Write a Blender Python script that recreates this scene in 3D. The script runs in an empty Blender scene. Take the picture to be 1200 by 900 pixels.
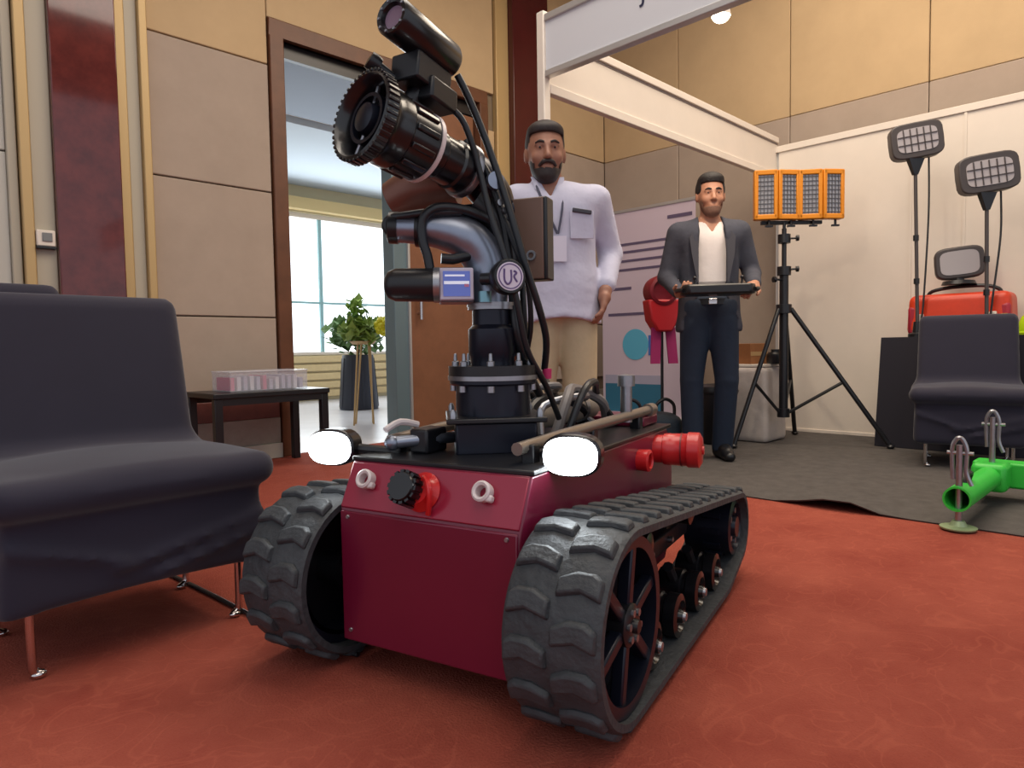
import bpy, bmesh, math, random
import numpy as np
from mathutils import Matrix, Vector
PI = math.pi
S = bpy.context.scene
COL = S.collection
# ------------------------------------------------------------------ camera
FPX = 800.0
cam_d = bpy.data.cameras.new('camera'); cam = bpy.data.objects.new('camera', cam_d); COL.objects.link(cam)
cam_d.sensor_width = 36.0; cam_d.lens = 36.0 * FPX / 1200.0; cam_d.clip_start = 0.02; cam_d.clip_end = 100
CAMR = Matrix.Rotation(PI/2 - math.radians(3.0), 3, 'X') @ Matrix.Rotation(-0.016, 3, 'Z')
CAMP = Vector((0, 0, 0.71))
cam.matrix_world = Matrix.Translation(CAMP) @ CAMR.to_4x4()
S.camera = cam
# ------------------------------------------------------------------ world, lamps, exposure
W = bpy.data.worlds.new('world'); S.world = W; W.use_nodes = True
bg = W.node_tree.nodes['Background']; bg.inputs[0].default_value = (0.86, 0.90, 1.0, 1); bg.inputs[1].default_value = 0.78
S.view_settings.view_transform = 'Standard'; S.view_settings.look = 'None'
S.view_settings.exposure = 0.0; S.view_settings.gamma = 1.0; S.view_settings.use_curve_mapping = False
R45 = PI/4
def RM(u, v, z=0.0):                      # room axes (u along the left wall, v along the back wall) to world
    return Vector(((u - v)*math.sqrt(.5), (u + v)*math.sqrt(.5), z))
def area(name, loc, size, power, col, rot=(0, 0, 0)):
    d = bpy.data.lights.new(name, 'AREA'); d.shape = 'RECTANGLE'; d.size = size[0]; d.size_y = size[1]
    d.energy = power; d.color = col
    o = bpy.data.objects.new(name, d); COL.objects.link(o); o.location = loc; o.rotation_euler = rot
    return o
area('ceiling_lamp_hall', RM(1.6, 1.6, 4.2), (2.4, 2.4), 85, (1.0, .90, .78), (0, 0, R45))
area('ceiling_lamp_booth', RM(4.1, 1.0, 4.2), (1.6, 3.0), 125, (1.0, .85, .68), (0, 0, R45))
area('ceiling_lamp_rear', RM(-0.6, -0.8, 4.2), (2.4, 2.4), 45, (1.0, .92, .82), (0, 0, R45))
area('lobby_fill', RM(4.6, 6.6, 2.9), (2.5, 2.0), 40, (1, .97, .9), (0, 0, R45))  # added fill light without a fixture, brightens the flowers and lobby
area('lobby_daylight', RM(5.2, 8.7, 1.7), (3.2, 1.8), 60, (.86, .94, 1.0), (-PI/2, 0, R45))

# ------------------------------------------------------------------ helpers
def ray(px, py):
    return CAMR @ Vector(((px - 600)/FPX, (450 - py)/FPX, -1))
def P(px, py, Y):
    d = ray(px, py); return CAMP + d*(Y/d.y)
def G(px, py, z=0.0):
    d = ray(px, py); return CAMP + d*((z - CAMP.z)/d.z)
def s2l(c):
    out = []
    for x in c[:3]:
        x /= 255.0
        out.append(x/12.92 if x <= .04045 else ((x + .055)/1.055)**2.4)
    return (*out, 1.0)
MATS = {}
def mat(name, col, rough=.5, metal=0., noise=0., nscale=20., bump=0., bscale=60., emit=None, estr=0., coat=0., alpha=1., trans=0., sheen=0., spec=None, col2=None):
    if name in MATS: return MATS[name]
    m = bpy.data.materials.new(name); m.use_nodes = True
    nt = m.node_tree; b = nt.nodes['Principled BSDF']
    base = s2l(col)
    b.inputs['Base Color'].default_value = base
    b.inputs['Roughness'].default_value = rough; b.inputs['Metallic'].default_value = metal
    if spec is not None: b.inputs['Specular IOR Level'].default_value = spec
    if coat: b.inputs['Coat Weight'].default_value = coat; b.inputs['Coat Roughness'].default_value = .12
    if sheen: b.inputs['Sheen Weight'].default_value = sheen; b.inputs['Sheen Roughness'].default_value = .5
    if alpha < 1: b.inputs['Alpha'].default_value = alpha
    if trans: b.inputs['Transmission Weight'].default_value = trans
    if emit: b.inputs['Emission Color'].default_value = s2l(emit); b.inputs['Emission Strength'].default_value = estr
    if noise or col2 or bump:
        tc = nt.nodes.new('ShaderNodeTexCoord')
    if noise or col2:
        n = nt.nodes.new('ShaderNodeTexNoise'); n.inputs['Scale'].default_value = nscale; n.inputs['Detail'].default_value = 5; n.inputs['Roughness'].default_value = .65
        nt.links.new(tc.outputs['Object'], n.inputs['Vector'])
        r = nt.nodes.new('ShaderNodeValToRGB')
        c2 = s2l(col2) if col2 else tuple(min(1, x*(1 + noise)) for x in base[:3]) + (1,)
        c1 = base if col2 else tuple(x*(1 - noise) for x in base[:3]) + (1,)
        r.color_ramp.elements[0].position = .3; r.color_ramp.elements[1].position = .7
        r.color_ramp.elements[0].color = c1; r.color_ramp.elements[1].color = c2
        nt.links.new(n.outputs['Fac'], r.inputs['Fac']); nt.links.new(r.outputs['Color'], b.inputs['Base Color'])
    if bump:
        n2 = nt.nodes.new('ShaderNodeTexNoise'); n2.inputs['Scale'].default_value = bscale; n2.inputs['Detail'].default_value = 3
        nt.links.new(tc.outputs['Object'], n2.inputs['Vector'])
        bp = nt.nodes.new('ShaderNodeBump'); bp.inputs['Strength'].default_value = bump; bp.inputs['Distance'].default_value = .01
        nt.links.new(n2.outputs['Fac'], bp.inputs['Height']); nt.links.new(bp.outputs['Normal'], b.inputs['Normal'])
    MATS[name] = m
    return m

def frame_from(d, up=(0, 0, 1)):
    z = Vector(d).normalized(); u = Vector(up)
    if abs(z.dot(u)) > .97: u = Vector((0, 1, 0))
    x = u.cross(z).normalized(); y = z.cross(x)
    return Matrix((x, y, z)).transposed()
def rz(a): return Matrix.Rotation(a, 3, 'Z')
def rxm(a): return Matrix.Rotation(a, 3, 'X')
def rym(a): return Matrix.Rotation(a, 3, 'Y')
class MB:
    def __init__(self): self.v = []; self.f = []
    def add(self, vs, fs):
        o = len(self.v); self.v += [tuple(x) for x in vs]; self.f += [tuple(i + o for i in q) for q in fs]; return self
    def box(self, c, s, R=None):
        c = Vector(c); hs = [x/2 for x in s]; vs = []
        for dx in (-1, 1):
            for dy in (-1, 1):
                for dz in (-1, 1):
                    p = Vector((dx*hs[0], dy*hs[1], dz*hs[2])); vs.append(c + (R @ p if R else p))
        return self.add(vs, [(0, 1, 3, 2), (4, 6, 7, 5), (0, 4, 5, 1), (2, 3, 7, 6), (0, 2, 6, 4), (1, 5, 7, 3)])
    def b2(self, a, b):
        return self.box([(x + y)/2 for x, y in zip(a, b)], [abs(y - x) for x, y in zip(a, b)])
    def tube(self, pts, r, n=10, caps=True, smooth=0):
        pts = [Vector(p) for p in pts]
        rs = list(r) if hasattr(r, '__len__') else [r]*len(pts)
        if smooth and len(pts) > 2:
            q, rr = [], []
            for i in range(len(pts) - 1):
                p0 = pts[max(i - 1, 0)]; p1 = pts[i]; p2 = pts[i + 1]; p3 = pts[min(i + 2, len(pts) - 1)]
                for k in range(smooth):
                    t = k/smooth
                    q.append(.5*((2*p1) + (p2 - p0)*t + (2*p0 - 5*p1 + 4*p2 - p3)*t*t + (3*p1 - p0 - 3*p2 + p3)*t**3)); rr.append(rs[i]*(1 - t) + rs[i + 1]*t)
            q.append(pts[-1]); rr.append(rs[-1]); pts, rs = q, rr
        vs, fs = [], []; N = None
        for i, p in enumerate(pts):
            t = (pts[min(i + 1, len(pts) - 1)] - pts[max(i - 1, 0)])
            if t.length < 1e-9: t = Vector((0, 0, 1))
            t.normalize()
            if N is None: N = Vector((0, 0, 1)) if abs(t.z) < .9 else Vector((1, 0, 0))
            N = (N - t*N.dot(t))
            if N.length < 1e-6: N = Vector((1, 0, 0)) - t*t.x
            N.normalize(); B = t.cross(N)
            for k in range(n):
                a = 2*PI*k/n; vs.append(p + rs[i]*(math.cos(a)*N + math.sin(a)*B))
        for i in range(len(pts) - 1):
            for k in range(n):
                fs.append((i*n + k, i*n + (k + 1) % n, (i + 1)*n + (k + 1) % n, (i + 1)*n + k))
        if caps: fs.append(tuple(reversed(range(n)))); fs.append(tuple((len(pts) - 1)*n + k for k in range(n)))
        return self.add(vs, fs)
    def lathe(self, prof, c=(0, 0, 0), R=None, n=28):       # prof: (radius, height) along local z
        c = Vector(c); vs, fs = [], []
        for r, h in prof:
            for k in range(n):
                a = 2*PI*k/n; p = Vector((max(r, 1e-5)*math.cos(a), max(r, 1e-5)*math.sin(a), h)); vs.append(c + (R @ p if R else p))
        for i in range(len(prof) - 1):
            for k in range(n):
                fs.append((i*n + k, i*n + (k + 1) % n, (i + 1)*n + (k + 1) % n, (i + 1)*n + k))
        return self.add(vs, fs)
    def prism(self, out, z0, z1, R=None, c=(0, 0, 0)):        # outline in local xy, extruded along local z
        c = Vector(c); n = len(out); vs = []
        for z in (z0, z1):
            for x, y in out:
                p = Vector((x, y, z)); vs.append(c + (R @ p if R else p))
        fs = [tuple(reversed(range(n))), tuple(range(n, 2*n))] + [(k, (k + 1) % n, n + (k + 1) % n, n + k) for k in range(n)]
        return self.add(vs, fs)
    def ball(self, c, r, n=14, m=9, R=None):
        r = r if hasattr(r, '__len__') else (r, r, r); c = Vector(c); vs, fs = [], []
        for i in range(m + 1):
            th = PI*i/m
            for k in range(n):
                a = 2*PI*k/n; p = Vector((r[0]*max(math.sin(th), 1e-4)*math.cos(a), r[1]*max(math.sin(th), 1e-4)*math.sin(a), r[2]*math.cos(th))); vs.append(c + (R @ p if R else p))
        for i in range(m):
            for k in range(n): fs.append((i*n + k, (i + 1)*n + k, (i + 1)*n + (k + 1) % n, i*n + (k + 1) % n))
        return self.add(vs, fs)
    def build(self, name, material, parent=None, bevel=0., seg=2, flat=False, angle=38):
        me = bpy.data.meshes.new(name); me.from_pydata(self.v, [], self.f)
        bm = bmesh.new(); bm.from_mesh(me); bmesh.ops.remove_doubles(bm, verts=bm.verts, dist=1e-6)
        bmesh.ops.recalc_face_normals(bm, faces=bm.faces); bm.to_mesh(me); bm.free()
        return link(name, me, material, parent, bevel, seg, flat, angle)
def link(name, me, material, parent=None, bevel=0., seg=2, flat=False, angle=38):
    if not flat:
        me.shade_smooth(); me.set_sharp_from_angle(angle=math.radians(angle))
    me.materials.append(material)
    o = bpy.data.objects.new(name, me); COL.objects.link(o); o.parent = parent
    if bevel:
        b = o.modifiers.new('bevel', 'BEVEL'); b.width = bevel; b.segments = seg; b.limit_method = 'ANGLE'; b.angle_limit = math.radians(40)
    return o
def thing(name, label, cat, loc=(0, 0, 0), rot=0., group=None):
    o = bpy.data.objects.new(name, None); COL.objects.link(o); o.location = loc; o.rotation_euler = (0, 0, rot)
    o['label'] = label; o['category'] = cat; o.empty_display_size = .1
    if group: o['group'] = group
    return o
def tag(o, label, cat=None, group=None, kind=None):
    o['label'] = label
    if cat: o['category'] = cat
    if group: o['group'] = group
    if kind: o['kind'] = kind
    return o
def struct(o, label): return tag(o, label, None, None, 'structure')
def share(name, src, parent, M):                                       # another part on the same mesh
    o = bpy.data.objects.new(name, src.data); COL.objects.link(o); o.parent = parent; o.matrix_basis = M
    for md in src.modifiers:
        n = o.modifiers.new(md.name, md.type); n.width = md.width; n.segments = md.segments; n.limit_method = md.limit_method; n.angle_limit = md.angle_limit
    return o
def copy_tree(o, parent=None):
    c = o.copy(); COL.objects.link(c); c.parent = parent
    for ch in list(o.children): copy_tree(ch, c)
    return c
# --- distance field surfaces (bodies, clothes, padded covers)
class Field:
    def __init__(self, lo, hi, h):
        self.lo = np.array(lo, float); self.h = h
        self.n = np.ceil((np.array(hi) - self.lo)/h).astype(int) + 1
        self.ax = [self.lo[i] + h*np.arange(self.n[i]) for i in range(3)]
        self.D = np.full(self.n, .25, np.float32)
    def region(self, lo, hi, pad):
        sl = []
        for i in range(3):
            a = int(max(0, math.floor((lo[i] - pad - self.lo[i])/self.h))); b = int(min(self.n[i], math.ceil((hi[i] + pad - self.lo[i])/self.h) + 1))
            sl.append(slice(a, max(b, a + 1)))
        g = np.meshgrid(*[self.ax[i][sl[i]] for i in range(3)], indexing='ij')
        return tuple(sl), np.stack(g, -1).astype(np.float32)
    def put(self, sl, d, k, op):
        A = self.D[sl]
        if op == 'sub': a, b = -A, d
        else: a, b = A, d
        if k > 0:
            hh = np.maximum(k - np.abs(a - b), 0)/k; m = np.minimum(a, b) - hh*hh*k*.25
        else: m = np.minimum(a, b)
        self.D[sl] = -m if op == 'sub' else m
    def cone(self, a, b, r1, r2=None, k=.03, sc=(1, 1, 1), op='add'):
        r2 = r1 if r2 is None else r2; a = np.array(a, np.float32); b = np.array(b, np.float32); R = max(r1, r2)*max(max(sc), 1)
        sl, p = self.region(np.minimum(a, b) - R, np.maximum(a, b) + R, k + .04)
        ba = b - a; t = np.clip(((p - a) @ ba)/max(float(ba @ ba), 1e-9), 0, 1)
        q = (p - a - t[..., None]*ba)/np.array(sc, np.float32)
        self.put(sl, (np.linalg.norm(q, axis=-1) - (r1 + (r2 - r1)*t))*min(sc), k, op); return self
    def ell(self, c, r, k=.03, R=None, op='add'):
        c = np.array(c, np.float32); m = max(r)
        sl, p = self.region(c - m, c + m, k + .04); q = p - c
        if R is not None: q = q @ np.array(R, np.float32)
        r = np.array(r, np.float32); k0 = np.linalg.norm(q/r, axis=-1); k1 = np.linalg.norm(q/(r*r), axis=-1)
        self.put(sl, k0*(k0 - 1)/np.maximum(k1, 1e-6), k, op); return self
    def rbox(self, c, hs, r=.02, k=.03, R=None, op='add', taper=None):
        c = np.array(c, np.float32); m = float(np.linalg.norm(hs)) + r
        sl, p = self.region(c - m, c + m, k + .04); q = p - c
        if R is not None: q = q @ np.array(R, np.float32)
        if taper:
            q = q.copy(); q[..., 0] /= (1 + taper[0]*q[..., 2]); q[..., 1] /= (1 + taper[1]*q[..., 2])
        q = np.abs(q) - (np.array(hs, np.float32) - r)
        self.put(sl, np.linalg.norm(np.maximum(q, 0), axis=-1) + np.minimum(q.max(-1), 0) - r, k, op); return self
    def cut(self, fn):                                              # keep where fn(x,y,z) < 0
        g = np.meshgrid(*self.ax, indexing='ij'); self.D = np.maximum(self.D, fn(*g).astype(np.float32)); return self
    def mesh(self, name):
        D = self.D; D[0], D[-1] = .2, .2; D[:, 0], D[:, -1] = .2, .2; D[:, :, 0], D[:, :, -1] = .2, .2
        n = self.n - 1; acc = np.zeros((*n, 3), np.float32); cnt = np.zeros(n, np.float32)
        def cs(o): return tuple(slice(o[i], o[i] + n[i]) for i in range(3))
        for ax in range(3):
            o1, o2 = [i for i in range(3) if i != ax]
            for i in (0, 1):
                for j in (0, 1):
                    c0 = [0, 0, 0]; c0[o1] = i; c0[o2] = j; c1 = list(c0); c1[ax] = 1
                    a, b = D[cs(c0)], D[cs(c1)]; m = (a < 0) != (b < 0)
                    w = np.where(m); t = a[w]/(a[w] - b[w])
                    pos = np.tile(np.array(c0, np.float32), (len(t), 1)); pos[:, ax] += t
                    acc[w] += pos; cnt[w] += 1
        w = np.where(cnt > 0); idx = np.full(n, -1); idx[w] = np.arange(len(w[0]))
        V = (np.stack(w, -1) + acc[w]/cnt[w][:, None])*self.h + self.lo
        Fs = []
        for ax in range(3):
            o1, o2 = [(1, 2), (2, 0), (0, 1)][ax]
            sa = [slice(1, n[i]) for i in range(3)]; sa[ax] = slice(0, n[ax]); sb = list(sa); sb[ax] = slice(1, n[ax] + 1)
            a, b = D[tuple(sa)], D[tuple(sb)]
            for flip, m in ((0, (a < 0) & (b >= 0)), (1, (a >= 0) & (b < 0))):
                q = np.stack(np.where(m), -1)
                off = [i for i in range(3) if i != ax]; q[:, off[0]] += 1; q[:, off[1]] += 1
                def g(d1, d2):
                    r = q.copy(); r[:, o1] += d1; r[:, o2] += d2; return idx[r[:, 0], r[:, 1], r[:, 2]]
                f = np.stack([g(-1, -1), g(0, -1), g(0, 0), g(-1, 0)], -1)
                Fs.append(f[:, ::-1] if flip else f)
        F_ = np.concatenate(Fs)
        me = bpy.data.meshes.new(name); me.from_pydata(V.tolist(), [], F_.tolist()); return me
    def build(self, name, material, parent=None, smooth=2):
        o = link(name, self.mesh(name), material, parent, angle=80)
        if smooth:
            s = o.modifiers.new('smooth', 'SMOOTH'); s.factor = .5; s.iterations = smooth
        return o

# ================================================================== materials
M_carpet = mat('red_carpet', (136, 62, 50), .95, noise=0, col2=(156, 80, 64), nscale=4, bump=.5, bscale=180, spec=.15)
def curls(m, lighter):
    nt = m.node_tree; b = nt.nodes['Principled BSDF']; lk = b.inputs['Base Color'].links[0]; src = lk.from_socket
    tc = nt.nodes.new('ShaderNodeTexCoord'); n = nt.nodes.new('ShaderNodeTexNoise'); n.inputs['Scale'].default_value = 5.5; n.inputs['Distortion'].default_value = 2.6; n.inputs['Detail'].default_value = 1
    nt.links.new(tc.outputs['Object'], n.inputs['Vector'])
    rp = nt.nodes.new('ShaderNodeValToRGB'); e = rp.color_ramp.elements; e[0].position = .47; e[0].color = (0, 0, 0, 1); e[1].position = .53; e[1].color = (0, 0, 0, 1); k = e.new(.5); k.color = (.22, .22, .22, 1)
    nt.links.new(n.outputs['Fac'], rp.inputs['Fac'])
    mx = nt.nodes.new('ShaderNodeMix'); mx.data_type = 'RGBA'; nt.links.new(rp.outputs['Color'], mx.inputs[0]); nt.links.new(src, mx.inputs[6]); mx.inputs[7].default_value = s2l(lighter)
    nt.links.new(mx.outputs[2], b.inputs['Base Color'])
curls(M_carpet, (182, 100, 78))
M_gcarpet = mat('grey_carpet', (86, 82, 80), .95, noise=.16, nscale=14, bump=.4, bscale=220, spec=.15)
M_beige = mat('beige_fabric', (190, 164, 128), .85, noise=.05, nscale=3, bump=.12, bscale=300, spec=.2)
M_tan = mat('tan_fabric', (168, 152, 138), .9, noise=.06, nscale=3, bump=.12, bscale=300, spec=.2)
M_joint = mat('panel_joint', (124, 108, 88), .9)
M_gold = mat('gold_trim', (188, 160, 112), .45, metal=.25)
M_gold2 = mat('pale_stone_trim', (176, 168, 150), .5)
M_marble = mat('red_marble', (78, 26, 26), .06, noise=0, col2=(104, 42, 38), nscale=9, coat=.4)
M_wood = mat('brown_wood', (98, 60, 38), .45, noise=.18, nscale=7)
M_leaf = mat('door_wood', (132, 88, 62), .5, noise=.12, nscale=6)
M_white = mat('booth_white', (224, 214, 202), .6, noise=.03, nscale=4)
M_alu = mat('aluminium_profile', (200, 200, 200), .35, metal=.6)
M_ceil = mat('ceiling_paint', (200, 190, 172), .9)
M_black = mat('black_paint', (22, 23, 28), .35, noise=.15, nscale=12)
M_blackg = mat('gloss_black', (14, 15, 20), .28, coat=.3)
M_chrome = mat('chrome', (205, 200, 200), .18, metal=1.)
M_steel = mat('brushed_steel', (160, 162, 168), .34, metal=.9, noise=.08, nscale=40)

# ================================================================== the setting
VW, UW, UB, VB = 4.4, 5.8, 5.5, 2.44           # left wall, back wall, booth back wall, booth side
def room_obj(mb, name, m, label=None, bevel=0, parent=None):
    o = mb.build(name, m, parent, bevel)
    if parent is None: o.rotation_euler = (0, 0, R45)
    if label: struct(o, label)
    return o
floor = room_obj(MB().b2((-4, -5, -.1), (UW + .2, VW + .02, 0)), 'floor', M_carpet, 'red patterned carpet covering the hall floor')
ceil = room_obj(MB().b2((-2.5, -2.5, 4.3), (UW + .2, VW + .2, 4.45)), 'ceiling', M_ceil, 'plain pale hall ceiling')
D0, D1, DH = 2.25, 4.02, 2.80                    # doorway along u
wl = room_obj(MB().b2((-4, VW, 0), (D0, VW + .18, 4.3)).b2((D1, VW, 0), (UW + .2, VW + .18, 4.3)).b2((D0, VW, DH), (D1, VW + .18, 4.3)),
              'wall_left', M_joint, 'hall wall clad in tan and beige fabric panels around the doorway')
def wall_panel(parent, a, b, m, pieces):
    o = MB().b2(a, b).build('fabric_panel', m, parent, .006); return o
zs = [(.40, .935), (.943, 1.765), (1.773, 2.60)]
for (ua, ub) in ((1.40, D0 - .11), (-.6, .70), (D1 + .10, 4.20), (4.86, UW - .03)):
    for (za, zb) in zs: wall_panel(wl, (ua, VW - .03, za), (ub, VW, zb), M_tan if ua > 0 else mat('pale_grey_cloth', (186, 184, 176), .85), 0)
    if ua != D1 + .10:
        wall_panel(wl, (ua, VW - .03, 2.607), (ub, VW, 4.29), M_beige, 0)
wall_panel(wl, (1.40, VW - .03, 2.92) if 0 else (D0 - .105, VW - .03, DH + .115), (4.20, VW, 4.29), M_beige, 0)
for c in list(wl.children):                       # the slim strip right of the door is beige cloth to the floor
    if abs(min(v.co.x for v in c.data.vertices) - (D1 + .10)) < .01: c.data.materials[0] = M_beige
# trims and marble columns on the left wall
def col_strip(n, u0, u1, d, m, label, z1=4.29):
    return room_obj(MB().b2((u0, VW - d, 0), (u1, VW, z1)), 'trim_%d' % n, m, label, .006)
col_strip(1, .70, .745, .05, M_gold2, 'pale stone strip at the edge of the white panel')
col_strip(2, .75, .80, .085, M_gold, 'gold strip beside the pale stone edge')
col_strip(3, .80, .90, .06, M_gold2, 'grooved sand coloured strip carrying the white switch box')
col_strip(4, .90, 1.22, .10, M_marble, 'polished red marble column with ceiling lights mirrored in it')
col_strip(5, 1.22, 1.275, .07, M_gold, 'gold strip on the door side of the red marble column')
col_strip(6, 1.275, 1.345, .05, M_gold2, 'pale sand strip between two gold strips')
col_strip(7, 1.345, 1.39, .085, M_gold, 'slim gold strip beside the tan panels')
col_strip(8, 4.21, 4.36, .06, M_gold, 'gold strip beside the dark red column by the door')
col_strip(9, 4.36, 4.82, .12, mat('dark_red_panel', (74, 22, 24), .25, noise=.12, nscale=5), 'dark red column behind the man in the pale shirt')
bb = room_obj(MB().b2((1.40, VW - .045, .10), (D0 - .11, VW, .27)).b2((-.6, VW - .045, .10), (.70, VW, .27)).b2((4.86, VW - .045, 0), (UW, VW, .27)), 'baseboard_left', mat('stone_base', (150, 142, 132), .4, noise=.08), 'grey stone base course under the tan panels', .004)
room_obj(MB().b2((1.40, VW - .04, .27), (D0 - .11, VW, .40)), 'trim_10', mat('mahogany_band', (108, 62, 56), .4, noise=.15), 'mahogany band between stone base and lowest tan panel', .004)
room_obj(MB().b2((1.40, VW - .07, 0), (D0 - .11, VW, .10)), 'trim_11', mat('pale_plinth', (186, 184, 172), .4), 'pale plinth at the foot of the tan panelled wall', .004)
# back wall
wb = room_obj(MB().b2((UW, -5, 0), (UW + .15, VW + .18, 4.3)), 'wall_back', M_joint, 'far hall wall clad in beige over tan fabric panels')
vs = [VW - .03, 3.5, 2.44, 1.42, .40, -.62, -1.64]
for i in range(len(vs) - 1):
    for (za, zb, m) in ((.10, 2.602, M_tan), (2.604, 4.29, M_beige)):
        wall_panel(wb, (UW - .03, vs[i + 1] + .003, za), (UW, vs[i] - .003, zb), m, 0)
room_obj(MB().b2((UW - .045, -2, 0), (UW, VW, .10)), 'baseboard_back', M_wood, 'dark base strip along the far hall wall')
# doorway
dr = room_obj(MB().b2((D0 - .10, VW - .05, 0), (D0, VW + .2, DH)).b2((D1, VW - .05, 0), (D1 + .09, VW + .2, DH)).b2((D0 - .10, VW - .05, DH), (D1 + .09, VW + .2, DH + .11)), 'door_1', M_wood, 'tall brown wooden door frame opening to the bright lobby', .006)
MB().b2((D0, VW + .02, DH - .10), (D1, VW + .06, DH)).build('head_rail', M_black, dr)
dm = 3.17                                          # meeting stile
lf = MB().b2((dm + .10, VW + .03, .01), (D1 - .01, VW + .09, DH - .11)).build('door_leaf', M_leaf, dr, .004)
MB().tube([(dm + .2, VW - .02, .95), (dm + .2, VW - .02, 1.35)], .014).tube([(dm + .2, VW - .02, 1.0), (dm + .2, VW + .04, 1.0)], .009).tube([(dm + .2, VW - .02, 1.3), (dm + .2, VW + .04, 1.3)], .009).build('pull_handle', M_chrome, lf)
MB().b2((dm - .03, VW + .02, 0), (dm + .10, VW + .16, DH - .10)).build('meeting_stile', mat('teal_metal', (110, 132, 140), .4, metal=.3), dr, .006)
MB().b2((dm + .095, VW + .0, 0), (dm + .115, VW + .05, DH - .10)).build('edge_strip', M_alu, dr)
# second leaf swung open into the lobby
MB().b2((D0 + .005, VW + .2, .01), (D0 + .055, VW + .2 + .80, DH - .11)).build('door_leaf', M_leaf, dr, .004)
# lobby beyond
lob = M_gold2
room_obj(MB().b2((D0 - 3.2, VW + .02, -.1), (9.5, 9.4, -.002)), 'floor_lobby', mat('pale_lobby_floor', (206, 204, 208), .25, noise=.05, nscale=4), 'pale polished lobby floor beyond the door')
lcb = room_obj(MB().b2((1.2, 6.6, 3.05), (9.5, 9.4, 3.2)), 'ceiling_lobby', mat('lobby_ceiling', (196, 206, 214), .8), 'pale blue lobby ceiling seen through the door')
room_obj(MB().b2((1.2, VW + .18, 2.98), (9.5, 6.2, 3.2)), 'ceiling_lobby_near', mat('blue_grey_bulkhead', (118, 130, 150), .6), 'blue grey lowered ceiling just inside the lobby')
room_obj(MB().b2((1.2, 6.2, 3.12), (9.5, 6.6, 3.2)), 'trim_12', M_white, 'white cove between the two lobby ceilings')
lw = room_obj(MB().b2((1.2, 9.0, 0), (9.5, 9.3, .66)).b2((1.2, 9.0, 2.68), (9.5, 9.3, 3.2)).b2((1.2, 9.0, .66), (2.6, 9.3, 2.68)).b2((8.6, 9.0, .66), (9.5, 9.3, 2.68)), 'wall_lobby', mat('lobby_wall', (208, 196, 160), .7), 'cream lobby wall below and above the window')
for k in range(5):
    MB().b2((2.0, 8.955, .05 + k*.125), (9.2, 9.0, .145 + k*.125)).build('board', mat('cream_board', (214, 190, 140), .5, noise=.05), lw, .006)
room_obj(MB().b2((1.2, 8.85, 2.70), (9.5, 9.0, 2.86)), 'trim_13', mat('yellow_cornice', (214, 186, 128), .6), 'yellow cornice above the lobby window')
wn = room_obj(MB().b2((2.6, 9.0, .62), (8.6, 9.22, .70)).b2((2.6, 9.05, 2.62), (8.6, 9.15, 2.68)), 'window_1', M_white, 'wide bright lobby window with slim teal bars')
pane_m = mat('daylit_pane', (240, 246, 250), .3, emit=(238, 246, 252), estr=1.7)
ue = [2.6, 4.0, 5.15, 6.3, 7.45, 8.6]
for i in range(5):
    MB().b2((ue[i] + .02, 9.10, .70), (ue[i + 1] - .02, 9.12, 2.62)).build('pane', pane_m, wn)
    if i: MB().b2((ue[i] - .025, 9.06, .70), (ue[i] + .025, 9.14, 2.62)).build('mullion', mat('teal_bar', (150, 190, 192), .5), wn)
MB().b2((2.6, 9.07, 1.40), (8.6, 9.13, 1.43)).build('transom', MATS['teal_bar'], wn)
room_obj(MB().b2((1.0, VW + .18, -.1), (1.2, 9.4, 3.2)), 'wall_lobby_side', M_white, 'plain side wall of the lobby')
# switch box on the trim
sb = thing('switch_box', 'small white switch box on the sand coloured strip', 'switch', RM(.845, VW - .06, 1.33), R45)
MB().box((0, -.018, 0), (.085, .036, .085)).build('housing', M_white, sb, .006)
MB().box((.005, -.039, .005), (.045, .008, .045)).build('cover', mat('grey_plastic', (120, 122, 124), .5), sb, .002)
MB().box((0, -.02, -.05), (.09, .04, .012)).build('bottom_lip', M_black, sb, .002)

# ================================================================== the exhibition booth
bc = MB()
random.seed(3); N = 60                              # loose grey carpet with a curling edge
top, bot = [], []
for i in range(N + 1):
    v = 4.3 - i*(6.6/N)
    lift = .026*max(0, math.sin((v - 1.55)*9))*(1 if .9 < v < 1.6 else .0) + .02*max(0, math.sin((v - .85)*6.0))*(1 if .35 < v < 1.25 else 0)
    uo = 3.0 + .012*math.sin(v*3.1)
    top.append((uo - lift*.5, v, .006 + lift)); bot.append((uo + .22, v, .007))
vsb = top + bot + [(UB - .014, p[1], .007) for p in top] + [(p[0] + .004, p[1], max(.0005, p[2] - .006)) for p in top] + [(UB - .014, p[1], .0005) for p in top]
n1 = N + 1; fs = []
for i in range(N):
    fs += [(i, i + 1, n1 + i + 1, n1 + i), (n1 + i, n1 + i + 1, 2*n1 + i + 1, 2*n1 + i), (3*n1 + i, 3*n1 + i + 1, i + 1, i)]
bc.add(vsb, fs)
bco = bc.build('booth_carpet', M_gcarpet); bco.rotation_euler = (0, 0, R45)
tag(bco, 'loose grey booth carpet with a curling front edge on the red carpet', 'carpet')
wbo = room_obj(MB().b2((UB + .012, -2.2, 0), (UB + .045, VB, 2.29)), 'wall_booth', M_alu, 'white shell scheme booth wall behind the lights')
vp = [VB - .02, 1.50, 1.13, .17, -.79, -1.75]
vp = [VB - .02, 1.455, 1.13, .16, -.81, -1.78]
for i in range(5):
    MB().b2((UB, vp[i + 1] + .008, .02), (UB + .02, vp[i] - .008, 2.25)).build('wall_panel', M_white, wbo)
    MB().b2((UB - .008, vp[i + 1] - .008, 0), (UB + .03, vp[i + 1] + .008, 2.29)).build('post', M_alu if 0 else M_white, wbo)
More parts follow.
